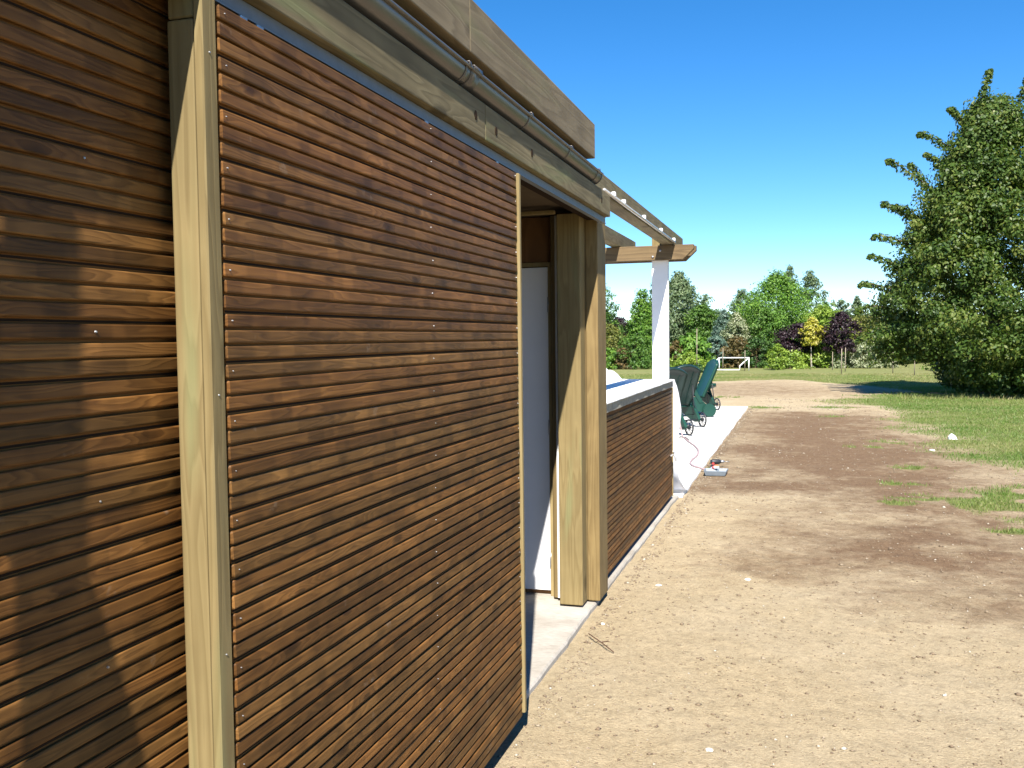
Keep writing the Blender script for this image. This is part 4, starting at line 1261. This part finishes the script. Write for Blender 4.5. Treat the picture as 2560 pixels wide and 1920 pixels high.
# ---- huge tree on the right
def big_tree():
    bx, by = 4.55, 26.6
    H = 7.9
    root = empty('large_tree', (bx, by, -0.02), 0, 'huge dark green tree filling the right edge of the picture', 'tree')
    r = np.random.default_rng(5)
    Ps, Ns, Ts = [], [], []
    def cl(C, rad, n, flat=0.7, tone=0.5):
        pr = r.normal(size=(n, 3)); pr /= np.linalg.norm(pr, axis=1, keepdims=True); pr *= r.random((n, 1)) ** 0.45
        Ps.append(np.array(C) + pr * rad * np.array([1, 1, flat]))
        nn = pr * 1.2 + r.normal(size=(n, 3)) * 0.35 + np.array([0, 0, 0.45]); nn /= np.linalg.norm(nn, axis=1, keepdims=True)
        Ns.append(nn); Ts.append(np.clip(r.normal(tone, .2, n), 0, 1))
    zc = [0.4, 1.0, 1.6, 2.4, 3.6, 4.6, 5.4, 6.3, 7.0, 7.6]
    rc = [1.55, 2.30, 2.75, 2.70, 2.25, 1.75, 1.28, 0.80, 0.42, 0.15]
    bms = []
    # tiers of leafy sprays, each a flat drooping clump set on a branch
    for i in range(1250):
        z = 0.35 + (H - 0.9) * r.random() ** 1.25
        R = np.interp(z, zc, rc)
        a = r.uniform(0, 2 * np.pi)
        lob = 1 + 0.07 * math.sin(4 * a + 1.3 * z) + 0.06 * math.sin(7 * a - 2 * z)
        if math.cos(a) > 0.3 and z > 3.5:
            R *= 1.0 + 0.5 * (math.cos(a) - .3)
        q = R * lob * r.random() ** 0.36
        C = (q * math.cos(a), q * math.sin(a), z - 0.05 * q)
        if C[2] < 0.95 and C[0] < -0.85:      # crown lifted at the left, open under the boughs
            continue
        cl(C, r.uniform(.22, .55), 150, r.uniform(.5, .85), r.uniform(.2, .75))
    # boughs that stick out of the outline at the left and top
    boughs = [((-.3, -.2, 7.0), (-.12, -.3, 7.95)), ((-.4, 0, 6.6), (-.85, -.2, 7.15)), ((-.6, 0, 6.0), (-1.50, -.2, 6.62)), ((-.7, .2, 5.5), (-1.35, 0, 6.1)),
              ((-1.0, 0, 5.0), (-2.25, -.3, 5.95)), ((-1.2, 0, 5.0), (-1.75, .1, 5.85)), ((-1.4, .1, 4.2), (-2.35, -.1, 4.9)), ((-1.6, 0, 3.7), (-2.55, -.2, 4.1)),
              ((-1.5, 0, 4.3), (-2.1, -.2, 4.8)), ((-1.8, .2, 3.2), (-2.65, 0, 3.6)), ((-1.9, 0, 2.6), (-2.85, -.1, 2.9)), ((-2.0, 0, 2.1), (-2.95, -.2, 2.25)), ((-1.9, 0, 1.7), (-2.9, 0, 1.55)),
              ((.5, 0, 6.6), (.75, -.2, 7.75)), ((.6, -.3, 6.3), (1.3, -.4, 7.3)), ((.2, .5, 6.6), (.4, .8, 7.3))]
    bm = bmesh.new()
    for (p, q) in boughs:
        p = Vector(p); q = Vector(q); q = q + (q - p).normalized() * 0.12
        mid = p.lerp(q, .5) + Vector((0, r.uniform(-.1, .1), r.uniform(-.04, .16)))
        path = smooth_path([p, mid, q, q + (q - mid).normalized() * .12 + Vector((0, 0, -.08))], 5)
        tube_bm(bm, path, [max(.004, .03 * (1 - i / len(path))) for i in range(len(path))], 5)
        for k, w in enumerate(path):
            s = k / len(path)
            cl((w.x, w.y, w.z - .04), .20 * (1 - .78 * s), int(50 * (1 - .6 * s)), 1.0, r.uniform(.3, .6))
    # lower boughs reaching the ground on the right
    for i in range(90):
        a = r.uniform(-1.9, 0.6)
        q = r.uniform(.4, 2.2)
        cl((q * math.cos(a) + .3, q * math.sin(a) - .2, r.uniform(.1, 1.1)), r.uniform(.2, .38), 70, .5, .35)
    P = np.concatenate(Ps); Nn = np.concatenate(Ns); Tt = np.concatenate(Ts)
    ok = P[:, 2] > 0.03
    P, Nn, Tt = P[ok], Nn[ok], Tt[ok]
    me = leaves_mesh('crown', P, Nn, rng.uniform(.055, .12, len(P)), Tt, 0.9)
    put('crown', me, LM['big'], root, (bx, by, -0.02))
    # trunk and limbs
    tube_bm(bm, smooth_path([(0, 0, -.15), (-.05, 0, 1.0), (.05, .05, 3.0), (0, 0, 5.2), (-.1, -.1, 7.4)], 4), [max(.012, .17 * (1 - i / 17)) for i in range(17)], 10)
    tube_bm(bm, smooth_path([(-.02, 0, .25), (-.35, -.1, .75), (-1.0, -.2, 1.6), (-1.8, -.2, 2.3)], 4), [.09, .08, .075, .07, .065, .06, .055, .05, .045, .04, .03, .025, .02], 8)
    for i in range(26):
        z = 0.9 + 5.6 * i / 26
        a = r.uniform(0, 6.28); ln = np.interp(z, zc, rc) * .8
        e = Vector((math.cos(a) * ln, math.sin(a) * ln, z + .25 * ln))
        tube_bm(bm, [(0, 0, z), (e.x * .5, e.y * .5, z + .22 * ln), e], [.05 * (1 - i / 34), .03 * (1 - i / 34), .006], 6)
    bmesh.ops.recalc_face_normals(bm, faces=bm.faces)
    put('trunk', bm_mesh(bm, 'trunk', True), 'bark', root, (bx, by, -0.02))
LM['big'] = leaf_mat('leaf_big_tree', (0.026, 0.058, 0.010), (0.070, 0.120, 0.019), (0.165, 0.185, 0.038), 0.35)
big_tree()

# ================================================================== GRASS, GRAVEL, SMALL THINGS
def grass_blades():
    n = 760000
    y = 6.5 + 34 * rng.random(n) ** 1.6
    x = rng.uniform(-1.0, 1.0, n) * (0.32 * y + 2) + 0.12 * y
    g = grass_amount(x, y)
    inpatio = (x < -1.06) & (y < 21.45)
    keep = (rng.random(n) < np.clip((g - 0.25) * 1.5, 0, 1)) & ~inpatio
    x, y, g = x[keep], y[keep], g[keep]
    m = len(x)
    z = ground_z(x, y)
    h = rng.uniform(0.012, 0.042, m) * (0.6 + 0.6 * vnoise(x, y, 0.5))
    tall = rng.random(m) < 0.015
    h[tall] *= 2.4
    # rough long grass in front of the huge tree
    strip = (np.abs(y - 24.9 - 0.5 * (vnoise(x, y, 1.2) - .5)) < 0.5) & (x > 2.3) & (rng.random(m) < .4)
    h[strip] *= rng.uniform(2, 5, strip.sum())
    a = rng.uniform(0, 2 * np.pi, m)
    w = 0.0022 + 0.00028 * y
    lean = rng.normal(0, 0.45, (m, 2)) * h[:, None]
    V = np.empty((m, 3, 3))
    V[:, 0] = np.stack([x - np.cos(a) * w, y - np.sin(a) * w, z - 0.004], 1)
    V[:, 1] = np.stack([x + np.cos(a) * w, y + np.sin(a) * w, z - 0.004], 1)
    V[:, 2] = np.stack([x + lean[:, 0], y + lean[:, 1], z + h], 1)
    me = np_mesh('grass', V.reshape(-1, 3), np.arange(3 * m).reshape(m, 3))
    dryness = np.clip(0.55 * vnoise(x, y, 1.4) + 0.55 * rng.random(m) - 0.15 + (y > 30) * 0.25, 0, 1)
    dryness[strip] = np.clip(dryness[strip] + .3, 0, 1)
    at = me.attributes.new('tone', 'FLOAT', 'POINT')
    at.data.foreach_set('value', np.repeat(dryness, 3).astype(np.float32))
    tag(put('grass', me, leaf_mat('grass_blade', (0.085, 0.17, 0.025), (0.165, 0.215, 0.05), (0.34, 0.29, 0.14), 0.35)), 'short patchy grass growing out of the soil and lawn', 'grass', kind='stuff')
grass_blades()

def pebbles():
    n = 20000
    u = rng.random(n)
    y = 2.6 + 22 * u ** 1.7
    x = -1.1 + (1.5 + y * 0.17 + 0.6) * rng.random(n) ** 1.0
    edge = rng.random(n) < 0.18
    x[edge] = -1.09 + np.abs(rng.normal(0, 0.06, edge.sum()))
    y[edge] = rng.uniform(3.6, 21, edge.sum())
    keep = (grass_amount(x, y) < 0.6) & (x > -1.09)
    x, y = x[keep], y[keep]
    n = len(x)
    s = np.clip(rng.lognormal(math.log(0.0032), 0.5, n), 0.0015, 0.013) * (1 + y * 0.045)
    base = np.array([(1, 0, 0), (-1, 0, 0), (0, 1, 0), (0, -1, 0), (0, 0, 1), (0, 0, -1)], float)
    F0 = np.array([(0, 2, 4), (2, 1, 4), (1, 3, 4), (3, 0, 4), (2, 0, 5), (1, 2, 5), (3, 1, 5), (0, 3, 5)])
    jit = 1 + rng.uniform(-.35, .35, (n, 6, 3))
    V = base[None] * jit * s[:, None, None] * np.array([1.2, 1.0, 0.6])
    a = rng.uniform(0, 6.28, n); ca, sa = np.cos(a)[:, None], np.sin(a)[:, None]
    vx = V[:, :, 0] * ca - V[:, :, 1] * sa; vy = V[:, :, 0] * sa + V[:, :, 1] * ca
    V = np.stack([vx + x[:, None], vy + y[:, None], V[:, :, 2] + (ground_z(x, y) + s * 0.25)[:, None]], -1)
    F = (F0[None] + (np.arange(n) * 6)[:, None, None]).reshape(-1, 3)
    me = np_mesh('gravel', V.reshape(-1, 3), F)
    at = me.attributes.new('tone', 'FLOAT', 'POINT')
    at.data.foreach_set('value', np.repeat(rng.random(n) ** 1.5, 6).astype(np.float32))
    m, nt, b = new_mat('mixed_gravel')
    A = N(nt, 'ShaderNodeAttribute', attribute_name='tone')
    L(nt, ramp(nt, [(0, (0.14, 0.098, 0.062)), (.45, (0.20, 0.15, 0.095)), (.92, (0.29, 0.235, 0.165)), (1, (0.44, 0.41, 0.35))], A.outputs['Fac']).outputs[0], b.inputs['Base Color'])
    b.inputs['Roughness'].default_value = 0.9
    tag(put('gravel', me, m), 'small stones and clods scattered over the bare soil', 'gravel', kind='stuff')
pebbles()

def stone(px, row, s, label, mat='grey_stone', flat=0.5, name='stone', cat='stone', seed=1):
    d = _f + _r * ((px - 1280) / FPX) - _u * ((row - 960) / FPX)
    t = -(CAM_H + 0.02) / d.z
    x, y = d.x * t, d.y * t
    r2 = random.Random(seed)
    bm = bmesh.new()
    bmesh.ops.create_icosphere(bm, subdivisions=2, radius=s)
    for v in bm.verts:
        k = 1 + 0.35 * (r2.random() - .5)
        v.co = Vector((v.co.x * 1.2 * k, v.co.y * k, v.co.z * flat * k))
    o = put(name, bm_mesh(bm, name), mat, None, (x, y, float(ground_z(np.array([x]), np.array([y]))[0]) + s * flat * 0.45))
    o.rotation_euler = (0, 0, r2.uniform(0, 6))
    tag(o, label, cat, 'pale stones on the soil' if cat == 'stone' else None)
crumple('plastic_bag', 2.16, 15.32, -0.02, 0.06, 0.08, 0.085, 'bag', 9, 'crumpled white bag lying at the edge of the grass', 'bag')
stone(1773, 1881, 0.014, 'pale flat stone nearest the bottom edge of the picture', seed=2, flat=.4)
stone(1646, 1463, 0.018, 'pale flat stone out on the soil right of the pine posts', seed=3, flat=.35)
stone(1869, 1448, 0.018, 'larger pale stone right of the middle of the bare soil', seed=5, flat=.4)
stone(2330, 1125, 0.04, 'grey stone just left of the crumpled white bag', seed=6, flat=.4)
stone(1507, 1556, 0.012, 'small white stone touching the twig near the doorway', seed=8, flat=.5)
bm = bmesh.new()
tw = [(-1.10, 5.10, 0.0), (-1.05, 5.02, 0.006), (-1.01, 4.98, 0.0), (-0.96, 4.90, 0.004), (-0.92, 4.86, -0.006)]
tube_bm(bm, smooth_path(tw, 3), 0.003, 6)
tube_bm(bm, [(-1.01, 4.98, 0.0), (-0.97, 4.97, 0.012)], 0.003, 5)
bmesh.ops.recalc_face_normals(bm, faces=bm.faces)
tag(put('twig', bm_mesh(bm, 'twig'), 'twig', None, (0.03, -0.28, -0.012)), 'short dark twig on soil in front of the doorway posts', 'twig')
